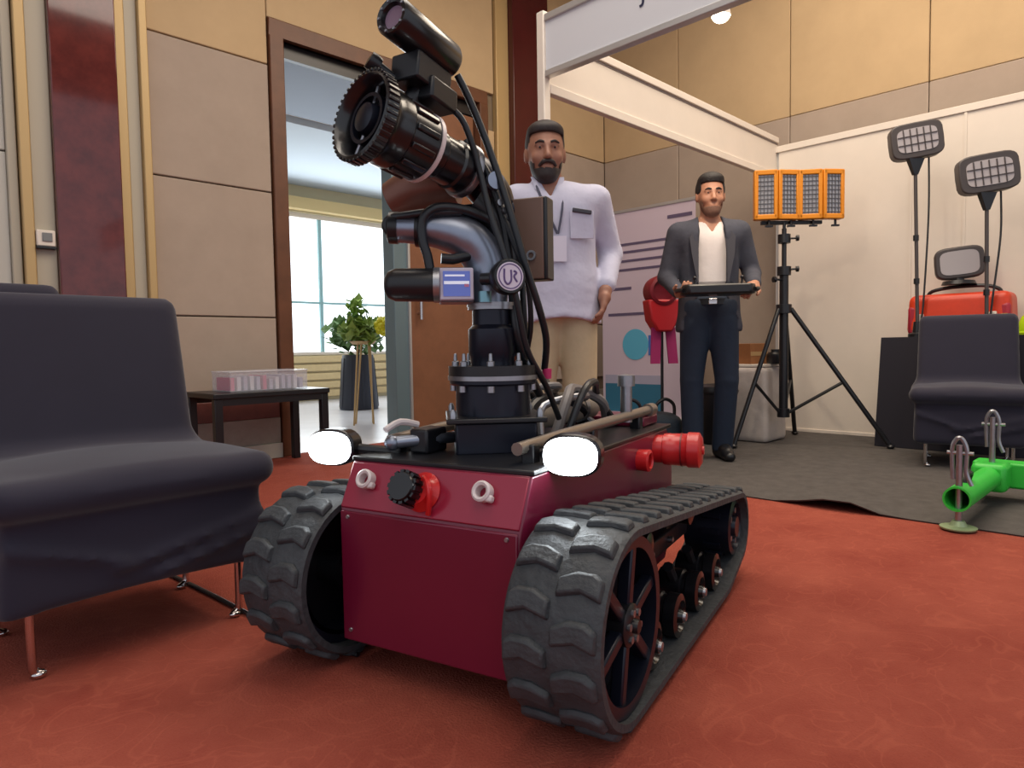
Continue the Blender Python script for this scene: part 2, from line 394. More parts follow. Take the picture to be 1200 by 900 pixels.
MB().b2((UB - .012, -2.2, 2.25), (UB + .03, VB, 2.30)).build('top_rail', M_white, wbo, .003)
MB().b2((UB - .01, -2.2, 0), (UB + .03, VB, .03)).build('bottom_rail', M_white, wbo, .003)
UF = 2.72
pst = room_obj(MB().b2((UF - .03, VB - .02, 0), (UF + .02, VB + .03, 2.45)), 'trim_14', M_white, 'slim white corner post of the booth', .006)
bs = room_obj(MB().b2((UF + .02, VB - .005, 2.09), (UB + .02, VB + .012, 2.36)), 'trim_15', M_white, 'white side beam running back from the booth corner post')
MB().b2((UF + .02, VB - .02, 2.04), (UB + .02, VB + .022, 2.09)).build('lower_rail', M_white, bs, .004)
MB().b2((UF + .02, VB - .02, 2.33), (UB + .02, VB + .022, 2.375)).build('upper_rail', M_white, bs, .004)
MB().b2((UF + .02, VB - .009, 2.318), (UB + .02, VB - .004, 2.329)).build('groove', mat('grey_groove', (130, 120, 118), .6), bs)
ff = room_obj(MB().b2((UF - .012, -2.0, 2.14), (UF + .008, VB - .02, 2.40)), 'trim_16', mat('fascia_board', (206, 208, 214), .5), 'pale grey name board across the booth front')
MB().b2((UF - .025, -2.0, 2.113), (UF + .02, VB - .02, 2.145)).build('lower_rail', M_alu, ff, .004)
MB().b2((UF - .025, -2.0, 2.395), (UF + .02, VB - .02, 2.43)).build('upper_rail', M_alu, ff, .004)
cu = bpy.data.curves.new('letter', 'FONT'); cu.body = 'J'; cu.size = .11; cu.extrude = .002
tmp = bpy.data.objects.new('tmp_letter', cu); COL.objects.link(tmp)
me = bpy.data.meshes.new_from_object(tmp.evaluated_get(bpy.context.evaluated_depsgraph_get())); bpy.data.objects.remove(tmp)
me.materials.clear(); lt = link('letter', me, mat('navy_print', (34, 36, 70), .5), ff, flat=True)
lt.matrix_basis = Matrix.Translation((UF - .0135, 1.835, 2.285)) @ Matrix(((0, 0, -1), (-1, 0, 0), (0, 1, 0))).to_4x4()
# spotlight on an arm behind the name board
sp = thing('arm_spotlight', 'glowing round spotlight on an arm behind the booth name board', 'spotlight', RM(3.1, 1.645, 2.285), R45)
dsp = Vector((.25, -.1, -1)).normalized()
MB().tube([(-.37, 0, .085), (-.2, 0, .10), (-.05, 0, .06), (0, 0, .03)], .008, 8, smooth=4).build('arm', M_alu, sp)
MB().lathe([(.0, .07), (.026, .07), (.040, .03), (.046, -.005), (.044, -.005), (.038, .01)], (0, 0, 0), n=20).build('lamp_head', M_white, sp)
MB().ball((0, 0, -.002), (.042, .042, .032)).build('bulb', mat('spot_bulb', (255, 250, 235), .3, emit=(255, 244, 214), estr=9.), sp)
sl = bpy.data.lights.new('booth_spot', 'SPOT'); sl.energy = 40; sl.color = (1, .82, .6); sl.spot_size = 2.3; sl.spot_blend = .9; sl.shadow_soft_size = .05
slo = bpy.data.objects.new('booth_spot', sl); COL.objects.link(slo); slo.parent = sp; slo.location = (0, 0, -.05); slo.rotation_euler = (0, -.45, 0)

# ---------------------------------------------------------------- padded chairs in stretch covers
M_cover = mat('stretch_cover', (38, 36, 52), .8, noise=.05, nscale=6, bump=.05, bscale=8, sheen=.2, spec=.3)
def make_chair(name, label, loc, rot, w=.5, d=.5, hem=.16, back=.90, group=None):
    t = thing(name, label, 'chair', loc, rot, group)
    f = Field((-w/2 - .1, -d/2 - .12, .08), (w/2 + .1, d/2 + .26, back + .06), .0125)
    tilt = rxm(-.17)
    f.rbox((0, d/2 + .015, .62), (w/2 - .015, .04, back - .62), .038, .0, np.array(tilt), taper=(-.08, 0))
    f.rbox((0, 0, .405), (w/2 + .015, d/2 + .02, .045), .045, .05)
    f.ell((0, -.03, .435), (w*.42, d*.42, .035), .03)
    f.rbox((0, .01, .27), (w/2 - .012, d/2 - .012, .14), .03, .016, taper=(-.10, -.05))
    for (x0, z0, x1, z1) in ((.94, .285, -.25, .215), (.94, .245, .05, .185), (-.9, .30, -.2, .235)):
        f.cone((x0*w/2, -d/2 + .016, z0), (x1*w/2, -d/2 + .012, z1), .010, .007, .025)
    # draped hem, drawn up a little between the legs; soft pull folds
    f.cut(lambda x, y, z: (hem + .012*np.cos(np.clip(x/(w/2), -1, 1)*PI*.5) - .0 - z))
    c = f.build('stretch_cover', M_cover, t, 4)
    lm = M_chrome
    for sx in (-1, 1):
        for sy in (-1, 1):
            x, y = sx*(w/2 - .07), sy*(d/2 - .07)
            MB().tube([(x, y, hem + .10), (x, y, .05), (x - sx*.004, y - sy*.002, .018), (x - sx*.02, y, .009)], .0095, 10, smooth=3).ball((x - sx*.012, y, .009), (.016, .012, .009)).build('leg', lm, t)
    return t
# ---------------------------------------------------------------- side table with a clear tray
tb = thing('side_table', 'low black side table against the tan panelled wall', 'table', RM(1.86, 4.06, 0), R45)
MB().box((0, 0, .465), (.72, .44, .03)).build('table_top', M_black, tb, .004)
for sx in (-1, 1):
    for sy in (-1, 1):
        MB().box((sx*.33, sy*.19, .225), (.045, .045, .45)).build('leg', M_black, tb, .003)
MB().box((0, -.2, .43), (.64, .02, .04)).box((0, .2, .43), (.64, .02, .04)).build('apron', M_black, tb)
tr = thing('clear_tray', 'clear plastic tray holding pink and white cards on the black side table', 'tray', RM(1.86, 4.03, .48), R45)
M_clear = mat('clear_plastic', (226, 228, 238), .15, alpha=.22)
M_clearlid = mat('clear_lid', (226, 228, 238), .2, alpha=.4)
MB().box((0, 0, .004), (.48, .26, .008)).build('base', M_clear, tr)
for (c, s) in (((0, -.128, .06), (.48, .004, .11)), ((0, .128, .06), (.48, .004, .11)), ((-.238, 0, .06), (.004, .26, .11)), ((.238, 0, .06), (.004, .26, .11))):
    MB().box(c, s).build('side_panel', M_clear, tr)
MB().box((0, 0, .118), (.49, .27, .008)).build('lid', M_clearlid, tr, .003)
MP = [mat('pink_card', (216, 92, 130), .6), mat('white_card', (226, 222, 230), .6), mat('lilac_card', (190, 186, 208), .6)]
cx = -.24; random.seed(5)
pat = [0, 1, 2, 1, 2, 0, 2, 1, 2, 2, 1, 2]
for i, pk in enumerate(pat):
    c = MB().box((0, 0, .045), (.022, .2, random.uniform(.06, .085))).build('cards', MP[pk], None)
    c.parent = None; c.location = tr.location + rz(R45) @ Vector((-.215 + i*.039, 0, .0085)); c.rotation_euler = (0, 0, R45)
    zmin = min(v.co.z for v in c.data.vertices); c.location.z -= zmin
    tag(c, {0: 'pink bundle of cards against the end wall of the clear tray', 5: 'pink bundle of cards between lilac ones in the clear tray'}.get(i, ['pink', 'white', 'lilac'][pk] + ' bundle of cards standing in the clear tray'), 'cards', 'card bundles in the clear tray')

# ---------------------------------------------------------------- lobby plants
M_leafg = mat('leaf_green', (98, 132, 80), .6, noise=.25, nscale=9)
M_leafg2 = mat('leaf_light_green', (140, 170, 84), .6, noise=.2, nscale=9)
def leaves(n, c, r, ln, seed, parent, m, name='foliage'):
    random.seed(seed); b = MB()
    for i in range(n):
        d = Vector((random.gauss(0, 1), random.gauss(0, 1), random.gauss(.2, 1))).normalized(); rr = random.uniform(.25, 1)
        p = Vector(c) + Vector((d.x*r[0]*rr, d.y*r[1]*rr, d.z*r[2]*rr)); F3 = frame_from(Vector((random.gauss(0, 1), random.gauss(0, 1), random.gauss(.3, 1))) + d*.4)
        l = ln*random.uniform(.7, 1.3); w = l*.34
        q = [Vector((0, 0, -l*.5)), Vector((w, .02*l, 0)), Vector((0, .1*l, l*.5)), Vector((-w, .02*l, 0)), Vector((0, -.06*l, 0))]
        b.add([p + F3 @ x for x in q], [(0, 1, 4), (1, 2, 4), (2, 3, 4), (3, 0, 4)])
    o = b.build(name, m, parent, flat=True); o['kind'] = 'stuff'; return o
g0 = G(421, 479); pl = thing('potted_bush', 'leafy green bush in a tall black tapered planter in the lobby', 'plant', (g0.x, g0.y, 0), R45)
prof = [(.0, 0), (.23, 0), (.235, .02), (.19, .62), (.185, .66), (.165, .66), (.165, .60), (0, .60)]
pot = MB(); pot.lathe(prof, n=24).build('planter', mat('black_planter', (38, 44, 58), .5), pl)
for k in range(10):
    a = 2*PI*k/10; MB().tube([(.232*math.cos(a), .232*math.sin(a), .03), (.189*math.cos(a), .189*math.sin(a), .62)], .008, 6).build('rib', MATS['black_planter'], pl)
MB().tube([(0, 0, .59), (.02, 0, .8), (0, .02, 1.0)], .018, 8).build('stem', M_wood, pl)
leaves(330, (0, 0, .90), (.40, .40, .26), .15, 11, pl, M_leafg)
leaves(60, (0, 0, 1.22), (.12, .12, .16), .12, 12, pl, M_leafg2, 'top_shoots')
g1 = G(428, 497); st = thing('flower_stand', 'slender gold stand with a yellow bloom in front of the black planter', 'flower stand', (g1.x, g1.y, 0), R45)
for k, (a, b) in enumerate((((-.17, -.02), (-.06, 0)), ((-.05, .1), (0, .03)), ((.08, -.05), (.06, 0)), ((.16, .06), (.08, .0)))):
    MB().tube([(a[0]*.8, a[1], 0), (b[0], b[1], .78)], .009, 8).build('leg', M_gold, st)
MB().lathe([(0, .77), (.10, .77), (.13, .80), (.12, .80), (.09, .785), (0, .785)], n=18).build('dish', M_gold, st)
leaves(150, (0, 0, .90), (.26, .2, .12), .13, 14, st, M_leafg2)
yb = MB()
for k in range(26):
    a = k*2.4; z = 1 - 2*(k + .5)/26; rr = math.sqrt(1 - z*z); yb.ball((.10 + .07*rr*math.cos(a), -.22 + .07*rr*math.sin(a), .94 + .07*z), (.036, .036, .03), 8, 5)
yb.build('bloom', mat('yellow_petal', (226, 226, 50), .6), st)

# ---------------------------------------------------------------- banner
bn = thing('display_banner', 'white roll up banner with dark text lines and a blue picture', 'banner', RM(5.2, 3.48, .007), R45)
MB().box((0, 0, 1.0), (.006, .98, 1.86)).build('print_sheet', mat('banner_white', (206, 190, 204), .6), bn)
MB().box((0, 0, .04), (.16, 1.02, .08)).build('base_cassette', M_alu, bn, .01)
MB().box((0, 0, 1.935), (.02, 1.0, .025)).build('top_bar', M_alu, bn)
def pr(name, v0, v1, z0, z1, m): return MB().b2((-.006, v0, z0), (-.003, v1, z1)).build(name, m, bn)
M_ink = mat('grey_ink', (96, 84, 112), .6)
for i, z in enumerate((1.62, 1.55, 1.47, 1.39)): pr('text_line', -.30 - .0*i, .40, z, z + .022, M_ink)
pr('text_line', .16, .42, 1.22, 1.245, M_ink); pr('text_line', .02, .42, .985, 1.01, M_ink)
pr('text_line', -.46, -.22, 1.80, 1.83, M_ink)
pr('picture', -.16, .46, .02 + .08, .36, mat('teal_print', (50, 112, 142), .6)); pr('picture', -.16, .46, .36, .44, mat('grey_print', (170, 168, 190), .6))
gl = MB(); gl.lathe([(0, -.0035), (.13, -.0035), (.13, -.007), (0, -.007)], (0, .12, .70), rym(PI/2).inverted() @ rz(0), n=30); 
globe = MB(); globe.lathe([(0, .0035), (.14, .0035), (.14, .007), (0, .007)], (0, .12, .72), frame_from((-1, 0, 0)), n=30); globe.build('globe_print', mat('cyan_print', (92, 178, 210), .6), bn)
pr('picture', -.10, -.02, .62, .80, mat('blue_print', (70, 110, 190), .6))

# ---------------------------------------------------------------- red drum device on a thin pole
rd0 = P(776, 460, 4.75); rd = thing('red_drum_device', 'red round topped drum with pink straps on a thin black pole', 'equipment', (rd0.x, rd0.y, .007), .15)
MB().lathe([(0, 0), (.13, 0), (.15, .02), (.14, .035), (.03, .035), (.03, .06), (.012, .06)], (0, 0, 0), n=24).build('round_base', M_black, rd)
MB().tube([(0, 0, .05), (0, 0, .95)], .011, 8).build('pole', M_black, rd)
Fy = frame_from((0, -1, 0))
MB().lathe([(0, -.08), (.085, -.08), (.105, -.06), (.11, .05), (.10, .075), (.08, .08), (.075, .05), (.03, .045), (0, .045)], (-.01, 0, 1.08), Fy, n=30).build('drum', mat('dark_red_plastic', (118, 22, 38), .4), rd)
MB().prism([(-.12, .0), (.12, .0), (.10, -.14), (.05, -.22), (-.05, -.22), (-.10, -.14)], -.07, .07, frame_from((0, -1, 0)), (0, 0, 1.02)).build('hopper', mat('bright_red_plastic', (190, 36, 44), .4), rd, .012)
for sx in (-1, 1):
    MB().add([(sx*.05 - .035, -.03, .83), (sx*.05 + .035, -.03, .83), (sx*.065 + .035, -.045, .58), (sx*.065 - .03, -.04, .58), (sx*.05 - .035, -.015, .83), (sx*.05 + .035, -.015, .83), (sx*.065 + .035, -.03, .58), (sx*.065 - .03, -.025, .58)],
             [(0, 1, 2, 3), (7, 6, 5, 4), (0, 4, 5, 1), (1, 5, 6, 2), (2, 6, 7, 3), (3, 7, 4, 0)]).build('strap', mat('magenta_cloth', (166, 40, 104), .7), rd)
# black bag with looped handles
bg0 = P(757, 500, 4.36); bag = thing('black_bag', 'black holdall with two looped handles beside the red drum device', 'bag', (bg0.x, bg0.y, .007), .1)
Field((-.3, -.2, -.02), (.3, .2, .36), .012).rbox((0, 0, .135), (.21, .12, .13), .05, 0).ell((0, 0, .25), (.15, .09, .03), .05).build('bag_body', mat('teal_black_nylon', (26, 40, 52), .6, noise=.2), bag)
for sx in (-1, 1): MB().tube([(sx*.11 - .06, -.05, .25), (sx*.11 - .055, -.05, .33), (sx*.11, -.05, .365), (sx*.11 + .055, -.05, .33), (sx*.11 + .06, -.05, .25)], .011, 8, smooth=5).build('handle', M_black, bag)
MB().box((0, -.118, .16), (.16, .02, .09)).build('front_pocket', M_black, bag, .01)

# ---------------------------------------------------------------- clutter behind the man in the jacket
wb0 = P(882, 500, 5.05); wbx = thing('white_crate', 'pale fabric draped crate standing at the end of the booth wall', 'crate', (wb0.x, wb0.y, .007), R45)
Field((-.3, -.3, -.02), (.3, .3, .60), .015).rbox((0, 0, .27), (.17, .18, .27), .03, 0, taper=(-.12, -.12)).build('drape', mat('pale_drape', (186, 176, 170), .8, noise=.1, nscale=8, bump=.5, bscale=12), wbx)
MB().box((0, 0, .55), (.30, .32, .02)).build('lid', M_white, wbx, .004)
cb = thing('cardboard_box', 'small brown cardboard box on the pale draped crate', 'box', (wb0.x - .02, wb0.y, .567), R45 - .3)
MB().box((0, 0, .075), (.17, .17, .15)).build('carton', mat('cardboard', (150, 98, 58), .8, noise=.1), cb, .003)
MB().box((0, -.086, .075), (.172, .002, .03)).build('tape', mat('tape', (184, 150, 104), .4), cb)
jr = thing('dark_canister', 'squat dark canister beside the cardboard box on the draped crate', 'canister', (wb0.x + .12, wb0.y - .12, .567), 0)
MB().lathe([(0, 0), (.055, 0), (.06, .01), (.06, .07), (.045, .085), (0, .085)], n=18).build('can', M_black, jr)
MB().lathe([(0, .083), (.03, .083), (.03, .105), (0, .105)], n=14).build('cap', M_black, jr)
bk = RM(4.47, 2.40); bs0 = thing('black_stool', 'black bucket stool behind the man in the dark jacket', 'stool', (bk.x, bk.y, .007), 0); bs0.scale = (.85, .85, 1)
MB().lathe([(0, 0), (.12, 0), (.13, .02), (.15, .34), (.15, .36), (0, .36)], n=22).build('bucket', M_black, bs0)
MB().lathe([(0, .355), (.165, .355), (.172, .375), (.16, .41), (.10, .425), (0, .43)], n=22).build('seat_pad', M_black, bs0)

# ---------------------------------------------------------------- tripod with four orange lamp panels
M_orange = mat('orange_housing', (222, 138, 22), .4)
M_lens = mat('lamp_lens', (160, 160, 166), .2, metal=.2)
tp0 = P(918, 480, 4.75); tp = thing('tripod_floodlight', 'four orange framed lamp panels on a tall black tripod by the booth wall', 'floodlight', (tp0.x, tp0.y, .007), 0)
def tz(py): return P(917, py, 4.75).z - .007
zb, zc, zt = tz(487), tz(362), tz(268)
MB().tube([(0, 0, zb), (0, 0, zc + .28)], .030, 14).build('column', M_black, tp)
MB().tube([(0, 0, zc + .26), (0, 0, zt)], .016, 12).tube([(0, 0, zt - .005), (0, 0, zt + .04)], .011, 10).build('inner_mast', M_black, tp)
for z, r in ((zc, .052), (zc + .26, .046), (zt - .07, .042), (zb + .02, .042)):
    MB().lathe([(.0, -.035), (r, -.03), (r, .03), (0, .035)], (0, 0, z), n=16).build('collar', M_black, tp)
for z, s in ((zc + .27, 1), (zt - .07, 1), (zc + .2, -1)):
    MB().tube([(0, -.01, z), (s*.07, -.03, z)], .007, 8).lathe([(0, 0), (.02, .0), (.02, .018), (0, .018)], (s*.07, -.03, z), frame_from((s, -.2, 0)), n=10).build('knob', M_black, tp)
for a, L in ((-25, .66), (-160, .42), (60, .58)):
    ca, sa = math.cos(math.radians(a)), math.sin(math.radians(a))
    MB().tube([(ca*.045, sa*.045, zc), (ca*L, sa*L, .012)], .016, 10).build('leg', M_black, tp)
    k = .54
    MB().tube([(ca*.03, sa*.03, zb + .02), (ca*(.045 + (L - .045)*k), sa*(.045 + (L - .045)*k), zc + (.012 - zc)*k)], .011, 8).build('brace', M_black, tp)
    MB().ball((ca*L, sa*L, .016), (.026, .026, .016), 12, 6).build('rubber_foot', M_black, tp)
MB().box((.06, .03, zt + .045), (.42, .03, .025)).build('cross_bar', M_black, tp, .003)
for i in range(4):
    x = -.135 + i*.152; yaw = (.14 if i % 2 else -.14); Rm = rz(yaw); cz = zt + .05 + .175
    c = Vector((x, -.012, cz))
    pn = MB(); 
    for (o, s) in (((-.064, 0, 0), (.026, .06, .33)), ((.064, 0, 0), (.026, .06, .33)), ((0, 0, .15), (.15, .06, .035)), ((0, 0, -.15), (.15, .06, .035)), ((0, .015, 0), (.13, .03, .30))):
        pn.box(c + Rm @ Vector(o), s, Rm)
    pob = pn.build('lamp_panel', M_orange, tp, .006)
    lb = MB(); lb.box(c + Rm @ Vector((0, -.012, 0)), (.102, .012, .265), Rm).build('lens', M_lens, pob)
    gr = MB()
    for q in range(4): gr.box(c + Rm @ Vector((-.036 + q*.024, -.021, 0)), (.004, .006, .262), Rm)
    for q in range(9): gr.box(c + Rm @ Vector((0, -.021, -.12 + q*.03)), (.1, .006, .004), Rm)
    gr.build('grille', mat('dark_grille', (92, 92, 98), .4), pob)
    MB().tube([(x + .03, 0, cz - .165), (x + .03, 0, cz - .205)], .009, 8).box((x + .03, 0, cz - .208), (.05, .02, .012)).build('bracket_foot', M_black, tp)

# ---------------------------------------------------------------- draped table with the portable lighting set
dt = thing('draped_table', 'table under a black floor length cloth against the booth wall', 'table', RM(5.235, .98, .007), R45)
MB().box((0, -.3, .715), (.45, 1.60, .03)).build('table_top', M_black, dt)
cl = MB(); ring0, ring1 = [], []
M_cloth = mat('black_cloth', (30, 28, 40), .85, sheen=.1)
per = [(-.235, .51), (.235, .51), (.235, -1.11), (-.235, -1.11)]
pts = []
for i in range(4):
    a, b = Vector((*per[i], 0)), Vector((*per[(i + 1) % 4], 0)); n = int((b - a).length/.025)
    for k in range(n): pts.append(a.lerp(b, k/n))
nn = len(pts)
vsx = [(p.x, p.y, .735) for p in pts]
for i, p in enumerate(pts):
    w = .010*math.sin(i*.9) + .006*math.sin(i*2.3 + 1); d = Vector((p.x, p.y + .3, 0)).normalized(); s = 1 if p.x < .23 else 0
    vsx.append((p.x + d.x*(.012 + w)*s, p.y + d.y*(.03 + w), .003))
cl.add(vsx, [(i, (i + 1) % nn, nn + (i + 1) % nn, nn + i) for i in range(nn)] + [tuple(range(nn))])
cl.build('cloth', M_cloth, dt)
TZ = .007 + .735
M_lamp = mat('dark_grey_lamp', (70, 64, 64), .45)
M_led = mat('led_face', (176, 170, 172), .25)
def mast_light(label, bx, by, Y, hx, hy, hw, hh, cells, kx):
    b0 = P(bx, by, Y); t = thing('mast_worklight', label, 'work light', (b0.x, b0.y, TZ), 0, None)
    top = P(hx, hy, Y) - Vector((b0.x, b0.y, TZ)); yaw = -.25; Rm = rz(yaw) @ rxm(.0) @ rym(-.12)
    MB().lathe([(0, 0), (.055, 0), (.055, .02), (.03, .03), (.024, .10), (0, .10)], n=16).build('base_socket', M_black, t)
    MB().tube([(0, 0, .05), (top.x, 0, top.z - hh*.62)], .011, 10).build('pole', M_lamp, t)
    for q in (.35, .62): MB().lathe([(0, -.018), (.017, -.018), (.017, .018), (0, .018)], (top.x*q, 0, (top.z - hh)*q), n=12).build('clamp', M_black, t)
    MB().add([(top.x - .05, -.02, top.z - hh*.5), (top.x + .05, -.02, top.z - hh*.5), (top.x + .012, -.015, top.z - hh*.95), (top.x - .012, -.015, top.z - hh*.95), (top.x - .05, .02, top.z - hh*.5), (top.x + .05, .02, top.z - hh*.5), (top.x + .012, .015, top.z - hh*.95), (top.x - .012, .015, top.z - hh*.95)],
             [(0, 1, 2, 3), (7, 6, 5, 4), (0, 4, 5, 1), (1, 5, 6, 2), (2, 6, 7, 3), (3, 7, 4, 0)]).build('yoke', M_black, t)
    c = Vector((top.x, -.01, top.z))
    oc = []
    for i in range(24):
        a = 2*PI*i/24; ca, sa = math.cos(a), math.sin(a); e = .42
        oc.append((hw/2*math.copysign(abs(ca)**e, ca), hh/2*math.copysign(abs(sa)**e, sa)))
    Fm = Rm @ Matrix(((1, 0, 0), (0, 0, -1), (0, 1, 0)))                # local xy -> world xz, local z -> -y
    hd = MB().prism(oc, -.06, .02, Fm, c).build('lamp_head', M_lamp, t, .008)
    MB().prism([(x*.76, y*.66) for x, y in oc], .015, .024, Fm, c).build('led_face', M_led, hd)
    if cells:
        g = MB()
        for q in range(1, 6): g.box(c + Fm @ Vector((-hw*.38 + q*hw*.76/6, 0, .026)), (.006, .006, hh*.62), Rm)
        for q in (-.115, .115): g.box(c + Fm @ Vector((0, q*hh*1.0, .026)), (hw*.74, .006, .006), Rm)
        g.build('cell_grid', M_lamp, hd)
    MB().tube([(top.x + kx, .02, top.z - hh*.45), (top.x + kx + .004, .02, top.z*.62), (kx*.5, .02, .25), (.03, .02, .06)], .006, 7, smooth=6).build('cable', M_black, t)
    return t
mast_light('tall mast work light with grey LED head at the end of the draped table', 1075, 396, 4.507, 1073, 165, .31, .23, True, .10)
mast_light('mast work light with LED head rising behind the chair by the wall', 1156, 392, 4.24, 1157, 203, .33, .235, True, .10)
oc0 = P(1126, 396, 4.52); oc_ = thing('orange_power_case', 'bright orange red portable power case on the draped table', 'case', (oc0.x, oc0.y, TZ), R45 - PI/2)
M_ored = mat('orange_red_plastic', (206, 58, 24), .4, noise=.06)
Field((-.4, -.25, -.02), (.4, .25, .36), .0125).rbox((0, 0, .145), (.29, .13, .135), .045, 0, taper=(-.15, -.3)).build('case_body', M_ored, oc_)
MB().tube([(-.2, 0, .26), (-.17, 0, .305), (-.05, 0, .325), (.12, 0, .325), (.2, 0, .30), (.22, 0, .26)], .012, 8, smooth=4).build('handle', M_black, oc_)
for sx in (-1, 1): MB().box((sx*.2, -.155, .12), (.04, .03, .06)).build('latch', M_white, oc_, .006)
for sx in (-1, 1): MB().box((sx*.255, -.10, .11), (.06, .06, .19)).build('corner_bumper', mat('crimson_rubber', (160, 30, 52), .5), oc_, .02)
MB().box((.26, -.16, .10), (.03, .01, .07)).build('yellow_label', mat('yellow_label', (236, 190, 40), .5), oc_)
mz = P(1117, 325, 4.5).z - TZ
sm = thing('small_worklight', 'small grey flood lamp sitting on the orange power case', 'work light', (oc0.x - .02, oc0.y, TZ + .351), -.5)
Fm = Matrix(((1, 0, 0), (0, 0, -1), (0, 1, 0))) 
ocs = []
for i in range(24):
    a = 2*PI*i/24; ca, sa = math.cos(a), math.sin(a); ocs.append((.14*math.copysign(abs(ca)**.45, ca), .105*math.copysign(abs(sa)**.45, sa)))
cz = max(.13, mz - .345)
hd = MB().prism(ocs, -.05, .03, rym(-.08) @ Fm, (0, 0, cz)).build('lamp_head', M_lamp, sm, .012)
MB().prism([(x*.78, y*.74) for x, y in ocs], .025, .034, rym(-.08) @ Fm, (0, 0, cz)).build('led_face', M_led, hd)
MB().lathe([(0, -.012), (.10, -.012), (.09, .012), (.03, .02), (.025, .05), (0, .05)], (0, 0, 0), n=18).build('base', M_black, sm)
lm0 = RM(5.12, .66); lm = thing('lime_helmet', 'lime yellow hard hat on the draped table behind the chair', 'helmet', (lm0.x, lm0.y, TZ), .3)
MB().lathe([(.135, 0), (.135, .012), (.11, .02), (.105, .06), (.085, .11), (.045, .14), (0, .15)], n=24).build('shell', mat('lime_plastic', (170, 204, 20), .4), lm)
MB().prism([(-.09, -.1), (.09, -.1), (.06, -.17), (-.06, -.17)], 0, .012).build('peak', MATS['lime_plastic'], lm, .004)
# ---------------------------------------------------------------- chairs in place
make_chair('banquet_chair', 'dark stretch covered banquet chair beside the robot, seat towards it', (-1.03, 1.75, 0), math.radians(48), .61, .48, .15, .885)
make_chair('banquet_chair', 'dark stretch covered banquet chair half hidden behind the chair beside the robot', (-1.56, 2.06, 0), math.radians(46), .54, .50, .14, .965)
make_chair('banquet_chair', 'dark stretch covered banquet chair standing before the draped table', (2.59, 3.87, .007), math.radians(-32), .54, .50, .12, .865)
# ---------------------------------------------------------------- green steel frame with bolts
M_green = mat('green_paint', (52, 190, 62), .4, noise=.05)
ge = G(1122, 622); gf = thing('green_steel_frame', 'bright green tubular steel frame with shackle bolts on the booth carpet', 'steel frame', (ge.x, ge.y, .007), R45)
zt_ = .115
MB().lathe([(.047, 0), (.047, .66), (.040, .66), (.040, 0), (.047, 0)], (-.02, 0, zt_), frame_from((1, 0, 0)), n=28).build('tube', M_green, gf)
MB().lathe([(0, .30), (.040, .30)], (-.02, 0, zt_), frame_from((1, 0, 0)), n=24).build('tube_plug', M_black, gf)
MB().box((.69, -.42, zt_), (.11, 1.0, .11)).build('cross_bar', M_green, gf, .01)
MB().box((.60, 0, zt_), (.16, .13, .12)).build('joint_sleeve', M_green, gf, .02)
for (x, z0, z1, fp) in ((.012, 0, .315, 1), (.60, .16, .37, 0)):
    MB().tube([(x, 0, z0), (x, 0, z1)], .012, 12).build('bolt', M_steel, gf)
    ys = .020
    MB().tube([(x, ys, z1 - .13), (x, ys + .004, z1 - .02), (x, ys - .010, z1 + .022), (x, -.008, z1 + .022), (x, -.023, z1 - .02), (x, -.022, z1 - .10), (x - .0, -.040, z1 - .15)], .008, 9, smooth=4).build('shackle', M_steel, gf)
    MB().tube([(x, .04, z1 - .03), (x, -.045, z1 - .03)], .007, 8).build('pin', M_steel, gf)
    if fp: MB().lathe([(0, 0), (.06, 0), (.062, .006), (.03, .012), (.02, .03), (0, .03)], (x, 0, 0), n=20).build('foot_plate', mat('pale_green_steel', (150, 170, 130), .4, metal=.3), gf)
MB().tube([(.09, .0, zt_ + .045), (.11, -.01, zt_ + .075), (.16, -.01, zt_ + .075), (.17, 0, zt_ + .045)], .008, 8, smooth=3).build('loop_handle', M_black, gf)
# cable on the red carpet
def floor_pts(L, z=.006): return [G(x, y) + Vector((0, 0, z)) for x, y in L]
tag(MB().tube(floor_pts([(196, 674), (213, 682), (250, 700), (295, 724), (340, 748), (420, 770)]), .006, 8, smooth=5).build('floor_cable', M_black), 'thin black cable on the red carpet running under the robot', 'cable')

# ================================================================== people
def hand(f, w, d, nrm, curl=.5, s=1.0, thumb=1, spread=.9):
    """w wrist, d towards fingertips, nrm out of the palm; five curled fingers"""
    w = np.array(w); d = np.array(d, float); d /= np.linalg.norm(d); nrm = np.array(nrm, float); nrm -= d*(nrm @ d); nrm /= np.linalg.norm(nrm); sd = np.cross(nrm, d)*thumb
    f.cone(w, w + d*.03*s, .026*s, .03*s, .02)
    for o in (-.024, -.008, .008, .024): f.cone(w + d*.03*s + sd*o*s, w + d*.075*s + sd*o*s*1.15, .0155*s, .013*s, .014)
    for o, L in ((.027, .9), (.009, 1.0), (-.009, .94), (-.026, .75)):
        p = w + d*.080*s + sd*o*1.12*s; a = 0
        for seg, (ln, r) in enumerate(((.036, .0105), (.026, .0098), (.02, .009))):
            a += curl*(.55 if seg == 0 else .8); q = p + (d*math.cos(a) + nrm*math.sin(a))*ln*L*s; f.cone(p, q, r*s, r*.95*s, .006); p = q
    p = w + d*.02*s + sd*.026*s; q = p + (d*.55 + sd*.62 + nrm*.3)*.042*s; f.cone(p, q, .014*s, .0115*s, .012)
    f.cone(q, q + (d*.8 + sd*.1 + nrm*.45)*.034*s, .0112*s, .0095*s, .006)
